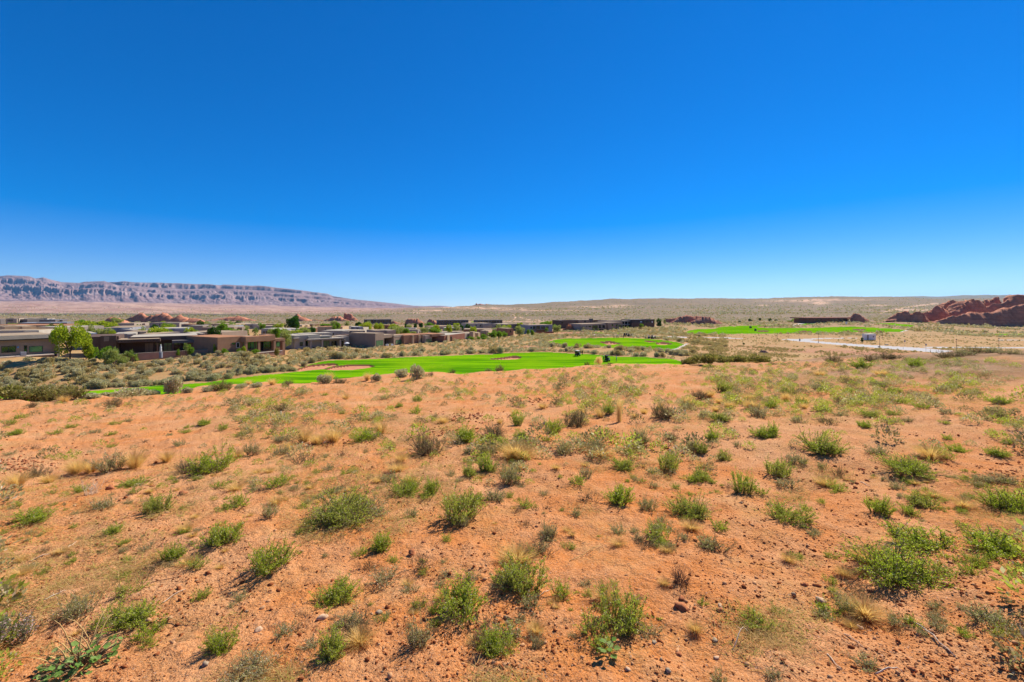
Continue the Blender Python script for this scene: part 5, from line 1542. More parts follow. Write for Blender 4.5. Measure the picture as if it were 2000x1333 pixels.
# ------------------------------------------------------------------ trees of the settlement: key, px, foot row, height, width (px), distance, label
TR = '''ty 137 682 54 58 116|large yellow green spreading tree right of the grey house|the large yellow green tree
ty 168 690 34 26 119|lower yellow green bough tree leaning beside the large one
bg 181 694 28 20 121|bright green upright bush at the left end of the dark brown house
bg 205 692 20 26 120|dense green garden bush before the dark chimney
pl 222 697 24 26 119|green palm clump before the dark chimney
bo 215 704 22 22 117|yellowish desert bush at the left end of the garden wall|the yellowish bush by the garden wall
bo 240 702 14 18 118|olive bush at the foot of the garden wall
ps 254 694 17 32 124|broad low fan palm behind the garden wall|the broad low fan palm
pt 363 687 18 11 131|small palm standing on the patio above the garden wall
bg 373 687 16 12 132|round yellow green shrub beside the small patio palm
bg 347 687 10 6 131|narrow green potted shrub on the patio
bg 420 688 17 6 134|narrow cactus like shrub at the corner of the dark house
bg 440 689 9 12 132|dark round hedge shrub right of the garden wall
bg 465 687 7 9 136|small round shrub under the brown house window
by 476 686 10 9 136|yellow green potted plant left of the patio columns
bg 499 686 6 15 140|clipped low hedge between the patio columns
x 540 690 9 12 145|olive wild bush before the right end of the brown house
tg 30 640 9 24 300|light green tree among far roofs at the left
by 150 642 17 34 290|wide yellow green tree clump behind the large yellow green tree
by 185 642 16 44 300|long yellow green tree clump in the middle left
by 215 640 13 30 310|yellow green tree at the right end of the long clump
to 228 634 14 28 500|olive tree on the far slope by the slanted rock slab
td 188 650 14 16 200|small dark tree before the blue grey roofs
to 203 656 18 32 190|pale olive tree left of the dark chimney
by 312 657 20 44 185|yellow green bush row behind the dark brown house
bg 340 657 14 30 188|green bush row right of the yellow green one
td 302 642 9 13 330|dark palm like tree by the cream house
bg 272 640 7 16 340|green bush right of the slanted slab
bo 330 641 9 22 340|olive bush under the long jagged ridge
bg 389 643 10 15 300|round green tree among roofs below the ridge end
to 411 648 14 10 262|rusty brown tree among roofs
bg 432 650 13 18 240|light green tree left of the fuller one
tg 446 660 22 24 200|full green tree behind the brown house
pl 480 655 18 17 205|left palm of the pair behind the brown house
pl 498 655 20 18 207|right palm of the pair behind the brown house
bo 435 634 8 20 480|olive bush before the low rounded hump
to 556 676 34 30 165|olive tree between the brown and the light grey house
td 570 644 30 34 330|big dark green tree among the far roofs|the big dark green tree
tg 612 650 10 14 290|green tree left of the tan house
bg 540 641 8 22 360|green bush row left of the big dark tree
bg 640 640 7 30 470|green bush row far behind the tan house
td 637 641 6 10 440|small dark tree far behind the tan house
tg 677 638 6 7 450|small green tree by the low mound
by 714 640 12 26 360|wide yellow tree behind the blue grey house
ty 740 649 20 20 270|bright yellow green tree before the red brown house
pl 722 653 14 18 240|feathery palm before the yellow trees
by 770 646 13 26 310|yellow green tree row before the dark lodge
td 793 639 8 7 420|small dark conifer left of the tall dark one
tc 811 641 11 8 400|tall narrow dark conifer below the blocky red rock
bo 799 642 7 14 390|olive bush between the two dark conifers
bo 785 655 11 24 250|olive tree behind the taupe house
bo 805 655 8 16 255|light olive tree right of the taupe house
tg 850 654 16 32 250|full light green tree behind the long brown house
bo 828 652 6 10 270|small brownish tree beside the white pole
td 845 637 6 7 470|dark tree below the rounded red rock dome
ty 891 640 10 17 370|yellow green tree left of the two dark ones
td 902 641 10 11 350|left dark round tree before the dark lodge
td 913 641 10 12 352|right dark round tree before the dark lodge
bo 928 643 5 16 340|pale olive bush before the grey house
bo 975 643 9 34 310|row of olive trees before the warm grey house
to 1015 655 19 24 255|large grey olive tree beside the blue grey two storey house
tg 1031 654 11 9 258|left of two round palms by the blue grey two storey house
tg 1040 654 11 9 262|right of two round palms by the blue grey two storey house
bg 960 658 14 20 235|dense green tree right of the tan pier house
bg 973 658 12 16 238|second green tree right of the tan pier house
bg 987 654 8 12 250|round green tree before the small brown house
bg 946 661 9 14 228|low green shrub before the dense green tree
bg 915 667 10 8 218|left round green shrub before the red brown corner
bg 922 671 9 10 214|largest round green shrub below the tan piers
bg 935 664 8 8 222|round green shrub by the tan piers
bg 945 669 7 10 217|low round green shrub right of the piers
bo 955 665 5 7 222|grey round clipped shrub at the end of the garden
bg 898 668 4 6 214|small plant before the red brown wall
tg 1067 648 8 8 296|small green tree before the blue grey two storey house
to 1088 648 14 18 290|olive tree left of the red dirt heap
tg 1083 640 8 10 340|green tree behind the olive tree by the dirt heap
pt 1160 650 8 5 315|left small palm before the stacked balconies
pt 1168 650 8 5 316|right small palm before the stacked balconies
pt 1197 648 7 5 330|small palm before the joined taupe house
pt 1218 643 6 5 345|left of two small palms by the terrace frame
pt 1226 643 6 6 346|right of two small palms by the terrace frame
td 1150 631 5 5 380|dark small tree before the slim tower
pt 1211 630 9 5 400|lone palm left of the tall palms on the knoll
pt 1223 630 11 5 402|left tall palm on the knoll
pt 1228 630 11 5 404|right tall palm on the knoll
ty 1239 630 10 9 398|bright green tree beside the tall palms
tg 1253 641 9 9 350|light green round tree below the dark brown end house
pt 1278 634 11 6 395|palm left of the round dark tree
td 1287 633 12 12 400|round dark tree at the end of the knoll|the round dark tree on the knoll
pt 1298 634 10 6 402|palm right of the round dark tree
td 1444 632 5 6 620|leftmost small dark tree below the far ridge
td 1465 632 6 8 640|second small dark tree below the far ridge
td 1485 631 7 6 640|third small dark tree below the far ridge
td 1504 631 8 7 630|fourth dark round tree below the far ridge
td 1515 631 6 7 640|fifth dark round tree below the far ridge
bg 1560 630 9 20 600|green tree clump left of the clubhouse
bg 1545 630 5 16 620|low green tree strip left of the clubhouse clump
td 1684 661 6 5 248|small dark shrub left of the white trailer
td 1452 673 3.5 5 230|lone dark bush on the red flat'''
for l in TR.split('\n'):
    a = l.split('|'); t = a[0].split(); k = t[0]; px_, py_, hh, ww, Y = map(float, t[1:])
    x = (px_-1000)/F*Y; z = float(height(x, Y, False)); top = -(py_-hh-HZ)/F*Y
    H = max(top-z, hh/F*Y*.9); H = min(H, hh/F*Y*1.7)
    ph = {'ty':.98,'tg':.98,'to':.98,'td':.98,'tc':1.0,'by':.85,'bg':.85,'bo':.85,'pl':.75,'ps':.5,'pt':.98,'x':.42}[k]
    pw = {'pl':.9,'ps':.9,'pt':.85,'tc':.6,'x':.85}.get(k, .95)
    nm, ct = {'p':('palm_tree','palm'),'b':('garden_bush','bush'),'t':('tree','tree'),'x':('creosote_bush','bush')}[k[0]]
    if k == 'tc': nm, ct = 'conifer_tree', 'tree'
    o = put(k, (x, Y, z-.05), ww/F*Y/pw, H/ph, name=nm, cat=ct)
    o['label'] = a[1]; o['group'] = {'palm_tree':'palms of the settlement','garden_bush':'garden bushes of the settlement'}.get(nm, 'trees of the settlement')
    if len(a) > 2: LM.append((a[2], px_, py_-hh/2))

for px_, Y, hh, ww, k in GB:
    x = (px_-1000)/F*Y; z = float(height(x, Y, False)); hr = RG.uniform(5.4, 8.2)*(1 if k[0] == 't' else .85); wr = min(hr*(1.0 if k[0] == 't' else 1.5), ww*1.3/F*Y)
    nm, ct = ('tree', 'tree') if k[0] == 't' else ('garden_bush', 'bush')
    o = put(k, (x, Y, z-.05), wr, hr/(.98 if k[0] == 't' else .85), name=nm, cat=ct); o['group'] = 'trees of the settlement' if k[0] == 't' else 'garden bushes of the settlement'
    REL.append((o, {'o':'olive','y':'yellow green','g':'green','d':'dark green'}[k[1]]+(' small tree' if k[0] == 't' else ' garden bush'), px_, HZ-F*(z+hr)/Y))
# ------------------------------------------------------------------ sagebrush of the valley
R = np.random.default_rng(99)
YH = ([-400,0,117,165,224,437,440,556,575,683,690,790,866,910,940,1000,1080,1100], [107,109,121,124,120,136,133,150,165,182,189,195,208,222,239,264,298,302])
def scat(n, p0, p1, y0, y1, fn):
    px = R.uniform(p0, p1, n); Y = y0*(y1/y0)**R.uniform(0, 1, n) if y1/y0 > 2.5 else R.uniform(y0, y1, n)
    X = (px-1000)/F*Y; k = fn(px, X, Y) & (zone_at(X, Y) == 0) & (zone_at(X, Y-2.2) == 0) & (zone_at(X-1.3, Y) == 0) & (zone_at(X+1.3, Y) == 0)
    return np.stack([X[k], Y[k], px[k]], 1)
cl = lambda X, Y, s=.06, sd=81: fbm(X*s, Y*s, 3, sd)
S1 = scat(14000, -200, 1085, 84, 285, lambda p, X, Y: (Y < np.interp(p, *YH)-1.5) & (cl(X, Y, .12) > -.55) & ((p < 140) | (Y > 99)))
S2 = scat(4600, 1030, 1420, 150, 330, lambda p, X, Y: (cl(X, Y) > -.2) & ((p > 1350) | (Y > 163)) & (R.uniform(0, 1, len(X)) < np.where((p > 1310) & (Y < 200), .5, 1)))
S3 = scat(6500, 1340, 2100, 120, 330, lambda p, X, Y: cl(X, Y) > -.15)
S8 = scat(2600, 1440, 1900, 165, 222, lambda p, X, Y: cl(X, Y, .1) > .0)
S7 = scat(16000, -200, 2150, 1300, 4900, lambda p, X, Y: cl(X, Y, .006) > -.35)
S4 = scat(12000, 1290, 2150, 300, 1500, lambda p, X, Y: (cl(X, Y, .02) > -.25))
S5 = scat(10000, -100, 1330, 430, 2200, lambda p, X, Y: (cl(X, Y, .02) > -.25))
S6 = scat(420, 1180, 1300, 285, 400, lambda p, X, Y: X < 1e9)
edge = []
for (a0, b0), (a1, b1) in zip(FAIR[0][2:25], FAIR[0][3:26]):
    for t in np.linspace(0, 1, max(2, int(abs(a1-a0)/7))):
        x, y, z = ray(a0+(a1-a0)*t, b0+(b1-b0)*t); d = R.uniform(2.0, 5.0); edge.append((x+R.normal(0, .8), y+d, pxof(x, y)))
for (a0, b0), (a1, b1) in zip(FAIR[1][10:22], FAIR[1][11:22]):
    for t in np.linspace(0, 1, max(2, int(abs(a1-a0)/9))):
        x, y, z = ray(a0+(a1-a0)*t, b0+(b1-b0)*t); edge.append((x+R.normal(0, 1), y-R.uniform(5.0, 12.0), pxof(x, y)))
edge = np.array(edge); edge = edge[zone_at(edge[:, 0], edge[:, 1]) == 0]
ALL = []
for S, w0, ed in ((edge, 1.75, 1), (S1, 1.15, 0), (S2, 1.45, 0), (S3, .62, 0), (S8, .75, 0), (S7, 4.2, 0), (S6, 1.3, 0), (S4, 1.6, 0), (S5, 1.8, 0)):
    for x, y, p in S:
        w = w0*R.lognormal(0, .28); kk = 'c' if R.uniform() < (.12 if ed else .42) else 'g'
        if p > 1340 and y < 280: kk = 'c'
        ALL.append((x, y, p, w, kk))
A_ = np.array([(a[0], a[1], a[3]) for a in ALL]); zz = height(A_[:, 0], A_[:, 1], False)
# how tall each shows in the picture, nearest crest in front of it aside
app = A_[:, 2]/A_[:, 1]; pyv = HZ-F*zz/A_[:, 1]
cpy = np.interp([a[2] for a in ALL], [0,300,600,800,1000,1190,1300,1400,1600,1800,2000],[789,769,749,734,724,711,714,714,706,698,686])
app = np.where(pyv > cpy+6, 0, app)
o_ = np.argsort(-app); lim = {'g': 270, 'c': 130}; n_ = {'g': 0, 'c': 0}; rest = []
def region(px, y, py):
    if px < 575: return 'left of the bunkers, below the houses' if y > 95 else 'beside the left end of the striped fairway'
    if px < 1085: return 'between the middle fairway and the houses'
    if px < 1345: return 'in the strip between the two fairways'
    return 'on the dry flat right of the fairways'
for i in o_:
    x, y, p, w, kk = ALL[i]
    if app[i] > 0 and n_[kk] < lim[kk]:
        n_[kk] += 1; hh = w*R.uniform(.5, .72)
        o = put(kk, (x, y, zz[i]-.05), w*1.15, hh/.42)
        rg = region(p, y, pyv[i]); o['label'] = ('silvery grey sagebrush ' if kk == 'g' else 'brownish olive scrub bush ')+rg
        o['group'] = ('sagebrush ' if kk == 'g' else 'scrub bushes ')+rg
    elif app[i] > 0 or y < 80: rest.append(i)
T4 = [bushlet(500+i, 60, .23, .42, .55) for i in range(5)]; T5 = [bushlet(520+i, 16, .48, .42, .7) for i in range(5)]
TT = T4+T5; it = []
for i in rest:
    x, y, p, w, kk = ALL[i]; it.append((x, y, zz[i]-.05, w*1.1, w*1.25, R.uniform(0, 6.28), (0 if kk == 'g' else 1, int(R.integers(5))+(5 if y > 330 else 0))))
print('sage single', n_, 'merged', len(it))
tag(merged('desert_scrub', [M['sage'], M['scrub']], it, TT), kind='stuff')

# ------------------------------------------------------------------ golf carts, people, lamps, trailer
def golf_cart(px, py, rz, label, dy=0):
    x, y, z = ray(px, py); r = empty('golf_cart', (x, y, z), rz, label, 'golf cart', 'golf carts on the course')
    b = MB(); b.box(-.58, .58, -1.15, 1.15, .28, .42); b.box(-.58, .58, -1.2, -.35, .42, .78, .06); b.box(-.55, .55, .72, 1.18, .42, .80, .12); b.box(-.5, .5, -.35, -.05, .42, .5)
    b.build('body', M['navy'], r, bevel=.04)
    s = MB(); s.box(-.52, .52, -.62, -.08, .78, .90); s.box(-.52, .52, -.72, -.60, .80, 1.25); s.build('seat', M['black'], r, bevel=.03)
    t = MB(); t.box(-.62, .62, -1.05, .95, 1.84, 1.93, .05); t.build('roof', M['offwhite'] if 'pale' in label else M['navy'], r, bevel=.03)
    for sx in (-.54, .54):
        for y0, y1, z0 in ((-.95, -.98, .75), (.82, .72, .78)):
            MB().tube([(sx, y0 if y0 < 0 else 1.02, z0), (sx, y1, 1.86)], .025, 6).build('roof_post', M['black'], r)
    ws = MB(); ws.add([(-.5,1.0,.82),(.5,1.0,.82),(.5,.76,1.8),(-.5,.76,1.8)], [(0,1,2,3)]); ws.build('windscreen', M['glass'], r)
    w = MB(); w.tube([(.2,.72,.8),(.2,.45,1.05)], .02, 5); w.tube([(.2+.16*math.cos(a), .43+.05*math.sin(a), 1.06+.14*math.sin(a)) for a in np.linspace(0, 6.28, 10)], .018, 5); w.build('steering_wheel', M['black'], r)
    for sx in (-.5, .5):
        for wy in (-.78, .82):
            q = MB(); q.tube([(sx-.1, wy, .23), (sx+.1, wy, .23)], .23, 14); wh = q.build('wheel', M['black'], r); q = MB(); q.tube([(sx-.105, wy, .23), (sx+.105, wy, .23)], .11, 10); q.build('rim', M['metal'], wh)
    for sx in (-.28, .28):
        q = MB(); q.lathe([(.13,.55),(.15,.9),(.14,1.25),(.16,1.3)], 10, (sx,-1.25)); g = q.build('golf_bag', M['white'] if sx > 0 else M['denim'], r)
        q = MB()
        for k in range(4): q.tube([(sx+.06*math.cos(k*1.6), -1.25+.06*math.sin(k*1.6), 1.2), (sx+.1*math.cos(k*1.6), -1.25+.1*math.sin(k*1.6), 1.55)], .012, 4)
        q.build('club_heads', M['metal'], g)
    return r
golf_cart(1128, 695.5, .35, 'dark golf cart with a pale roof on the fairway, left of the other cart')
golf_cart(1186, 706, .1, 'dark golf cart standing between two golfers on the fairway')
for i, (a, b_, l) in enumerate(((1221.5,657.6,'leftmost dark golf cart parked behind the second green'),(1226,657.6,'middle dark golf cart parked behind the second green'),(1230.5,657.8,'rightmost dark golf cart parked behind the second green'),(1264.5,661.6,'left golf cart parked by the right bunkers of the second fairway'),(1270,661.8,'middle golf cart parked by the right bunkers of the second fairway'),(1276,662.2,'right golf cart parked by the right bunkers of the second fairway'),(1466,641.4,'tiny dark golf cart at the far edge of the third fairway'),(1475.5,647.2,'dark golf cart left of the bunker on the third fairway'))):
    golf_cart(a, b_, .4+i*.3, l)
def person(px, py, rz, label, shirt, legs, pose=0, cap=True):
    x, y, z = ray(px, py)
    sw = .16 if pose == 1 else .05; ar = .12
    Vn = [(0,0,.95),(0,0,1.08),(0,.0,1.30),(0,0,1.45),(0,.0,1.53),(0,.02,1.63),(0,.02,1.74)]
    Rn = [.135,.13,.15,.12,.055,.095,.075]; E = [(0,1),(1,2),(2,3),(3,4),(4,5),(5,6)]
    def chain(root, pts, rs):
        pr = root
        for p, r in zip(pts, rs): Vn.append(p); Rn.append(r); E.append((pr, len(Vn)-1)); pr = len(Vn)-1
        return pr
    for s in (-1, 1):
        chain(0, [(s*.10,0,.88),(s*.11,sw*s*.5,.50),(s*.11,sw*s*1.0-.02,.10),(s*.12,sw*s+.02,.04),(s*.13,sw*s+.17,.03)], [.10,.065,.045,.045,.035])
        e_ = (s*.27,.02+.04*s*pose,1.14); ha = (s*.24, ar+.10*pose, .92) if pose != 2 else (s*.06,.34,.98)
        wr = chain(3, [(s*.19,0,1.42), e_, ha], [.065,.045,.03])
        palm = chain(wr, [(ha[0], ha[1]+.02, ha[2]-.07)], [.03])
        for k in range(4): chain(palm, [(ha[0]+s*(.012*k-.018), ha[1]+.03+.012*k, ha[2]-.11-.006*(k % 2)), (ha[0]+s*(.012*k-.022), ha[1]+.045+.012*k, ha[2]-.145)], [.009,.008])
        chain(wr, [(ha[0]-s*.02, ha[1]+.055, ha[2]-.05), (ha[0]-s*.025, ha[1]+.075, ha[2]-.085)], [.01,.009])
    me = bpy.data.meshes.new('body'); me.from_pydata(Vn, E, []); o = link('person', me)
    sk = o.modifiers.new('skin', 'SKIN'); sv = me.skin_vertices[0].data
    for i, r in enumerate(Rn): sv[i].radius = (r, r*.8) if i in (0,1,2,3) else (r, r)
    sv[0].use_root = True
    o.modifiers.new('sub', 'SUBSURF').levels = 1
    dg = bpy.context.evaluated_depsgraph_get(); m2 = bpy.data.meshes.new_from_object(o.evaluated_get(dg))
    o.modifiers.clear(); o.data = m2; o.location = (x, y, z); o.rotation_euler = (0, 0, rz)
    m2.materials.clear()
    for mt in ('skin', shirt, legs, 'black'): m2.materials.append(M[mt])
    for p in m2.polygons:
        c = p.center; p.use_smooth = True
        p.material_index = 0 if c.z > 1.5 or (abs(c.x) > .17 and c.z < 1.22 and c.z > .7) or (pose == 2 and c.y > .16 and c.z > .7) else 1 if c.z > .97 else 2 if c.z > .09 else 3
    hd = MB(); hd.lathe([(.0,1.655),(.108,1.66),(.112,1.70),(.095,1.77),(.05,1.81),(.0,1.82)], 12, (0,.02))
    if cap: hd.box(-.07, .07, .10, .21, 1.67, 1.685)
    hd.build('cap' if cap else 'hair', M['white'] if cap and shirt != 'plum' else M['denim'], o, smooth=True)
    fc = MB(); fc.add([(-.012,.108,1.64),(.012,.108,1.64),(0,.135,1.615),(0,.108,1.60)], [(0,1,2),(1,3,2),(3,0,2)]); fc.build('nose', M['skin'], o)
    for s in (-1, 1):
        MB().box(s*.035-.012, s*.035+.012, .10, .118, 1.645, 1.66).build('eye', M['denim'], o); MB().box(s*.098, s*.115, .0, .04, 1.60, 1.66).build('ear', M['skin'], o)
    MB().box(-.025, .025, .098, .112, 1.565, 1.575).build('mouth', M['plum'], o)
    return tag(o, label, 'person', 'golfers on the course')
person(1137.5, 693.6, .6, 'golfer in dark red and black standing right of the left cart', 'plum', 'denim', 0, False)
person(1179, 705.8, -.4, 'golfer in dark clothes walking just left of the cart', 'denim', 'denim', 1)
person(1204, 706.6, 1.2, 'golfer in a light blue shirt walking on the fairway, hands forward', 'blue', 'khaki', 1)
person(1199.3, 661.8, .3, 'tiny dark golfer left on the second green', 'plum', 'denim', 0, False)
person(1204.6, 661.2, 1.8, 'tiny golfer in blue in the middle of the second green', 'denim', 'khaki', 2)
person(1207.4, 661.2, -1.2, 'tiny golfer in a pale shirt in the middle of the second green', 'offwhite', 'denim', 0)
person(1217.4, 661.6, 2.2, 'tiny dark golfer right on the second green', 'denim', 'denim', 0, False)
def lamp(px, py, top, label, hd=1):
    x, y, z = ray(px, py); H = -(top-HZ)/F*y-z
    r = empty('street_lamp', (x, y, z), 0, label, 'street lamp', 'dark lamp posts along the pale road')
    MB().lathe([(.16,-.1),(.16,.35),(.10,.45),(.085,.5),(.06,H-.45),(.05,H-.35)], 10).build('pole', M['rust'], r, smooth=True)
    MB().lathe([(.08,H-.38),(.20,H-.34),(.26,H-.08),(.14,H),(.03,H+.08)], 10).build('lamp_head', M['steel'], r)
    MB().lathe([(.22,-.1),(.22,.15),(.2,.2)], 8).build('base', M['w_warmgrey'], r)
lamp(1518.2, 663.2, 650.4, 'leftmost lamp post, left of the pale road tip')
lamp(1598.4, 669.6, 651.6, 'second lamp post, before the third fairway bunkers')
lamp(1718.2, 677.8, 656.8, 'tall lamp post right of the white trailer')
lamp(1723, 661, 650, 'distant lamp post behind the white trailer')
lamp(1868, 683.4, 662.6, 'lamp post with a bright head beyond the end of the pale road')
lamp(1951, 679.2, 660.8, 'rightmost lamp post near the right edge')
def post(px, py, top, label, nm, plate=None, mat='rust', cat='post'):
    x, y, z = ray(px, py); H = -(top-HZ)/F*y-z; r = empty(nm, (x, y, z), 0, label, cat)
    MB().tube([(0,0,-.2),(0,0,H)], .045, 8).build('pole', M[mat], r)
    if plate: MB().box(-plate, plate, -.07, -.05, H-.75, H).build('sign_plate', M['metal'], r)
post(1767, 675.4, 665, 'grey street sign on a thin pole right of the trailer lamp', 'street_sign', .4, 'metal', 'sign')
post(1808.4, 687.8, 672, 'grey street sign on the pale road near its end', 'street_sign', .35, 'metal', 'sign')
for a, b_, c_, l in ((1764,682.6,678,'leftmost short stake beside the pale road'),(1817.6,688.6,682.6,'short stake right of the grey street sign by the road'),(1828.6,689,683.6,'second short stake from the right at the road end'),(1832.6,689.4,683.4,'rightmost short stake at the road end'),(1785,674.4,670.2,'short stake in the field right of the two sign poles'),(1673.4,674,671.6,'short dark post on the pale road left of the lamp')): post(a, b_, c_, l, 'stake')
# service cabinets
def cabinet(px, py, w, h, label, mat):
    x, y, z = ray(px, py); W = w/F*y; H = h/F*y; r = empty('utility_cabinet', (x, y, z), .3, label, 'utility box')
    MB().box(-W/2, W/2, -W*.4, W*.4, -.1, H).build('cabinet_body', M[mat], r, bevel=.04); MB().box(-W*.55, W*.55, -W*.45, W*.45, H, H+.08).build('cabinet_lid', M[mat], r); MB().box(-W*.4, W*.4, -W*.4-.03, -W*.4, .1, H*.9).build('cabinet_door', M['steel'], r)
cabinet(1562, 666.4, 1.9, 4.4, 'upright grey cabinet standing on the pale road tip', 'metal')
cabinet(1717, 678.4, 3.2, 1.2, 'low dark box at the foot of the tall lamp post', 'steel')
cabinet(1731.6, 674.4, 5, 1.2, 'low flat dark box in the field right of the trailer', 'steel')
cabinet(1696, 662.4, 3, 1, 'low dark box left behind the white trailer', 'steel')
# white trailer
x, y, z = ray(1703, 666)
r = empty('storage_trailer', (x, y+2, z), .12, 'white box trailer standing alone on the dry field', 'trailer')
W = 21.5/F*y; H = 12.6/F*y
MB().box(-W/2, W/2, -1.2, 1.4, .45, H).build('body', M['white'], r, bevel=.05); MB().box(-W/2-.06, W/2+.06, -1.26, 1.46, H, H+.1).build('roof', M['metal'], r)
MB().box(W*.18, W*.30, -1.25, -1.2, H*.52, H*.72).build('vent_panel', M['rust'], r); MB().box(-W*.42, -W*.24, -1.24, -1.2, .5, H*.88).build('door', M['w_cream'], r)
for k in (-.2, .0): 
    q = MB(); q.tube([(W*k, -1.15, .36), (W*k, -.9, .36)], .36, 12); q.build('wheel', M['black'], r)
MB().box(-W/2, W/2, -1.1, 1.3, .28, .44).build('chassis', M['steel'], r)
MB().tube([(-W/2, 0, .4), (-W/2-1.4, 0, .4), (-W/2-1.5, 0, 0)], .08, 6).build('tow_bar', M['metal'], r)
LM.append(('the white trailer', 1703, 660))
# patio things of the nearer houses
def umbrella(px, py, top, label, closed, mat):
    x, y, z = ray(px, py); H = -(top-HZ)/F*y-z; r = empty('patio_umbrella', (x, y, z), 0, label, 'umbrella')
    MB().tube([(0,0,-.1),(0,0,H)], .035, 6).build('pole', M['metal'], r); MB().lathe([(.3,-.05),(.3,.1),(.06,.14)], 10).build('base', M['steel'], r)
    MB().lathe([(.24,H*.36),(.16,H*.6),(.1,H*.9),(.02,H)] if closed else [(1.05,H-.5),(.9,H-.42),(.4,H-.15),(.03,H)], 8).build('canopy', M[mat], r)
umbrella(658, 684, 667.6, 'closed dark umbrella on the patio of the light grey house', True, 'navy')
umbrella(677.5, 684, 668.4, 'open pale lilac umbrella at the right end of the light grey house', False, 'offwhite')
def armchair(px, py, label, mat, rz=0):
    x, y, z = ray(px, py); r = empty('patio_chair', (x, y, z), rz, label, 'chair', 'patio chairs')
    MB().box(-.4, .4, -.4, .4, .25, .45).build('seat', M[mat], r, bevel=.04); MB().box(-.4, .4, .3, .45, .45, .95).build('backrest', M[mat], r, bevel=.04)
    for s in (-1, 1): MB().box(s*.4, s*.5, -.4, .45, .0, .65).build('armrest', M[mat], r, bevel=.03)
armchair(756, 676.5, 'left white patio chair in the garden of the taupe house', 'offwhite'); armchair(766, 676.4, 'right white patio chair in the garden of the taupe house', 'offwhite', .5); armchair(612, 683.6, 'dark barbecue sized armchair at the left patio column of the light grey house', 'black', .3); armchair(642, 683.4, 'dark patio chair in the middle of the light grey house patio', 'black', -.4)
# pale sculpture behind the garden wall
y = 127.0; x = (314-1000)/F*y; z = -(688.6-HZ)/F*y
r = empty('garden_statue', (x, y, z), 0, 'slender pale figure statue behind the garden wall', 'statue')
MB().lathe([(.42,-1.5),(.42,.05),(.30,.1)], 10).build('pedestal', M['w_blue'], r)
MB().lathe([(.30,.1),(.26,.6),(.20,1.0),(.24,1.4),(.14,1.7),(.09,1.8),(.14,1.95),(.13,2.1),(.03,2.2)], 12).build('figure', M['offwhite'], r, smooth=True)
# ------------------------------------------------------------------ labels by neighbour
def rel_labels():
    groups = {}
    for o, ph, px, py in REL:
        best = sorted((math.hypot(px-x, (py-y)*(2.6 if py < 720 else 1.6)), n, x, y) for n, x, y in LM)[0]
        d, n, x, y = best; dx, dy = px-x, (py-y)*(2.6 if py < 720 else 1.6)
        if abs(dx) > 1.6*abs(dy): r = 'left of' if dx < 0 else 'right of'
        elif abs(dy) > 1.6*abs(dx): r = 'beyond' if dy < 0 else 'in front of'
        else: r = ('left ' if dx < 0 else 'right ')+('beyond' if dy < 0 else 'before')
        groups.setdefault((ph, r, n), []).append((d, o))
    ords = ['nearest', 'second', 'third', 'fourth', 'fifth', 'sixth', 'seventh', 'eighth', 'ninth', 'tenth']
    for (ph, r, n), l in groups.items():
        l.sort(key=lambda t: t[0])
        for i, (d, o) in enumerate(l): o['label'] = (ords[min(i, 9)]+' ' if len(l) > 1 else '')+ph+' '+r+' '+n
rel_labels()

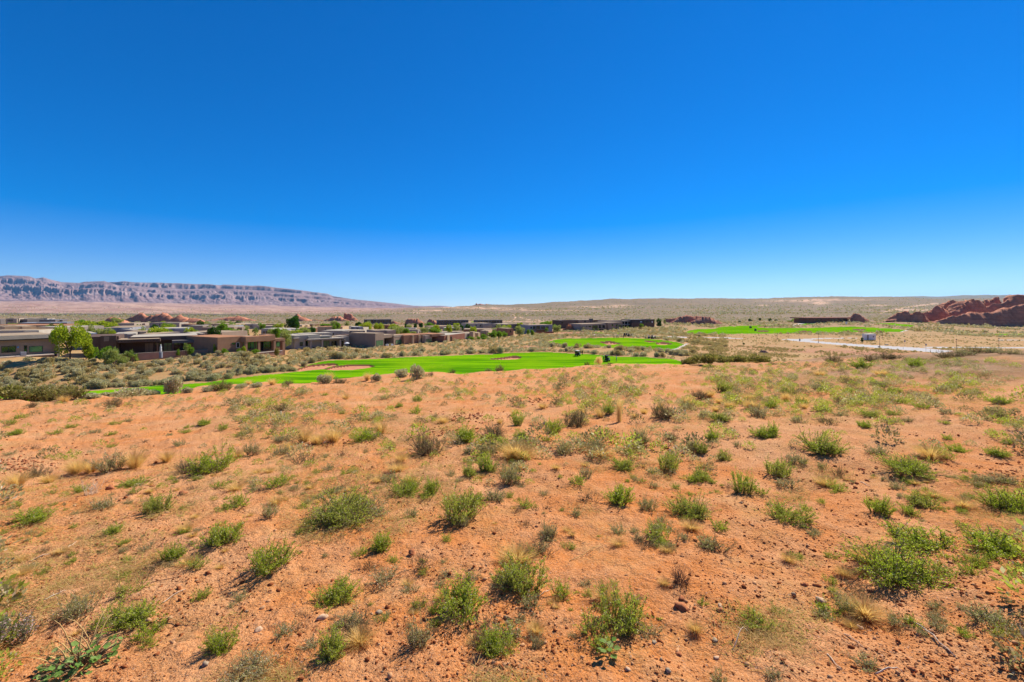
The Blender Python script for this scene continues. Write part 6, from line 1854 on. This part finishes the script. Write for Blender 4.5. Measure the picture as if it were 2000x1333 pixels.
# ------------------------------------------------------------------ camera, sun, sky, air
cam = bpy.data.cameras.new('camera'); co_ = bpy.data.objects.new('camera', cam); COL.objects.link(co_)
cam.sensor_width = 36; cam.lens = 36*F/2000; cam.shift_y = -(666.5-HZ)/2000
co_.location = (0, 0, 0); co_.rotation_euler = (math.pi/2, 0, 0); cam.clip_start = .05; cam.clip_end = 60000
SC.camera = co_
sd = Vector((math.sin(SUN_AZ)*math.cos(SUN_EL), math.cos(SUN_AZ)*math.cos(SUN_EL), math.sin(SUN_EL)))
sl = bpy.data.lights.new('sun', 'SUN'); sl.energy = 4.8; sl.angle = math.radians(.5); sl.color = (1, .93, .82)
so = bpy.data.objects.new('sun', sl); COL.objects.link(so); so.rotation_euler = (-sd).to_track_quat('-Z', 'Y').to_euler()
wd = bpy.data.worlds.new('World'); SC.world = wd; wd.use_nodes = True; nt = wd.node_tree
bg = nt.nodes['Background']; sky = nt.nodes.new('ShaderNodeTexSky'); sky.sky_type = 'NISHITA'; sky.sun_disc = False
sky.sun_elevation = SUN_EL; sky.sun_rotation = SUN_AZ; sky.altitude = 900; sky.air_density = .8; sky.dust_density = .1; sky.ozone_density = 9.0
hs = nt.nodes.new('ShaderNodeHueSaturation'); hs.inputs['Hue'].default_value = .514; hs.inputs['Saturation'].default_value = 1.3
gm = nt.nodes.new('ShaderNodeGamma'); gm.inputs[1].default_value = .83
L(nt, sky.outputs[0], hs.inputs['Color']); L(nt, hs.outputs[0], gm.inputs[0]); L(nt, gm.outputs[0], bg.inputs[0]); bg.inputs[1].default_value = .124
hz = MB().box(-32000, 32000, -60, 32000, -120, 930)
hm = bpy.data.materials.new('haze'); hm.use_nodes = True; t = hm.node_tree; t.nodes.remove(t.nodes['Principled BSDF'])
pv = t.nodes.new('ShaderNodeVolumePrincipled'); pv.inputs['Color'].default_value = (.26, .62, 1, 1); pv.inputs['Density'].default_value = HAZE
pv.inputs['Anisotropy'].default_value = .2
L(t, pv.outputs[0], t.nodes['Material Output'].inputs['Volume'])
ho = hz.build('haze', hm); tag(ho, kind='stuff')
SC.view_settings.view_transform = 'Standard'; SC.view_settings.look = 'None'; SC.view_settings.gamma = 1; SC.view_settings.exposure = EXPO
cy = SC.cycles; cy.use_denoising = True; cy.max_bounces = 5; cy.diffuse_bounces = 3; cy.glossy_bounces = 2; cy.transmission_bounces = 4; cy.transparent_max_bounces = 6; cy.volume_bounces = 0
cy.use_adaptive_sampling = True; cy.adaptive_threshold = .012; cy.sample_clamp_indirect = 6
try: cy.denoiser = 'OPENIMAGEDENOISE'; cy.denoising_prefilter = 'ACCURATE'
except Exception: pass
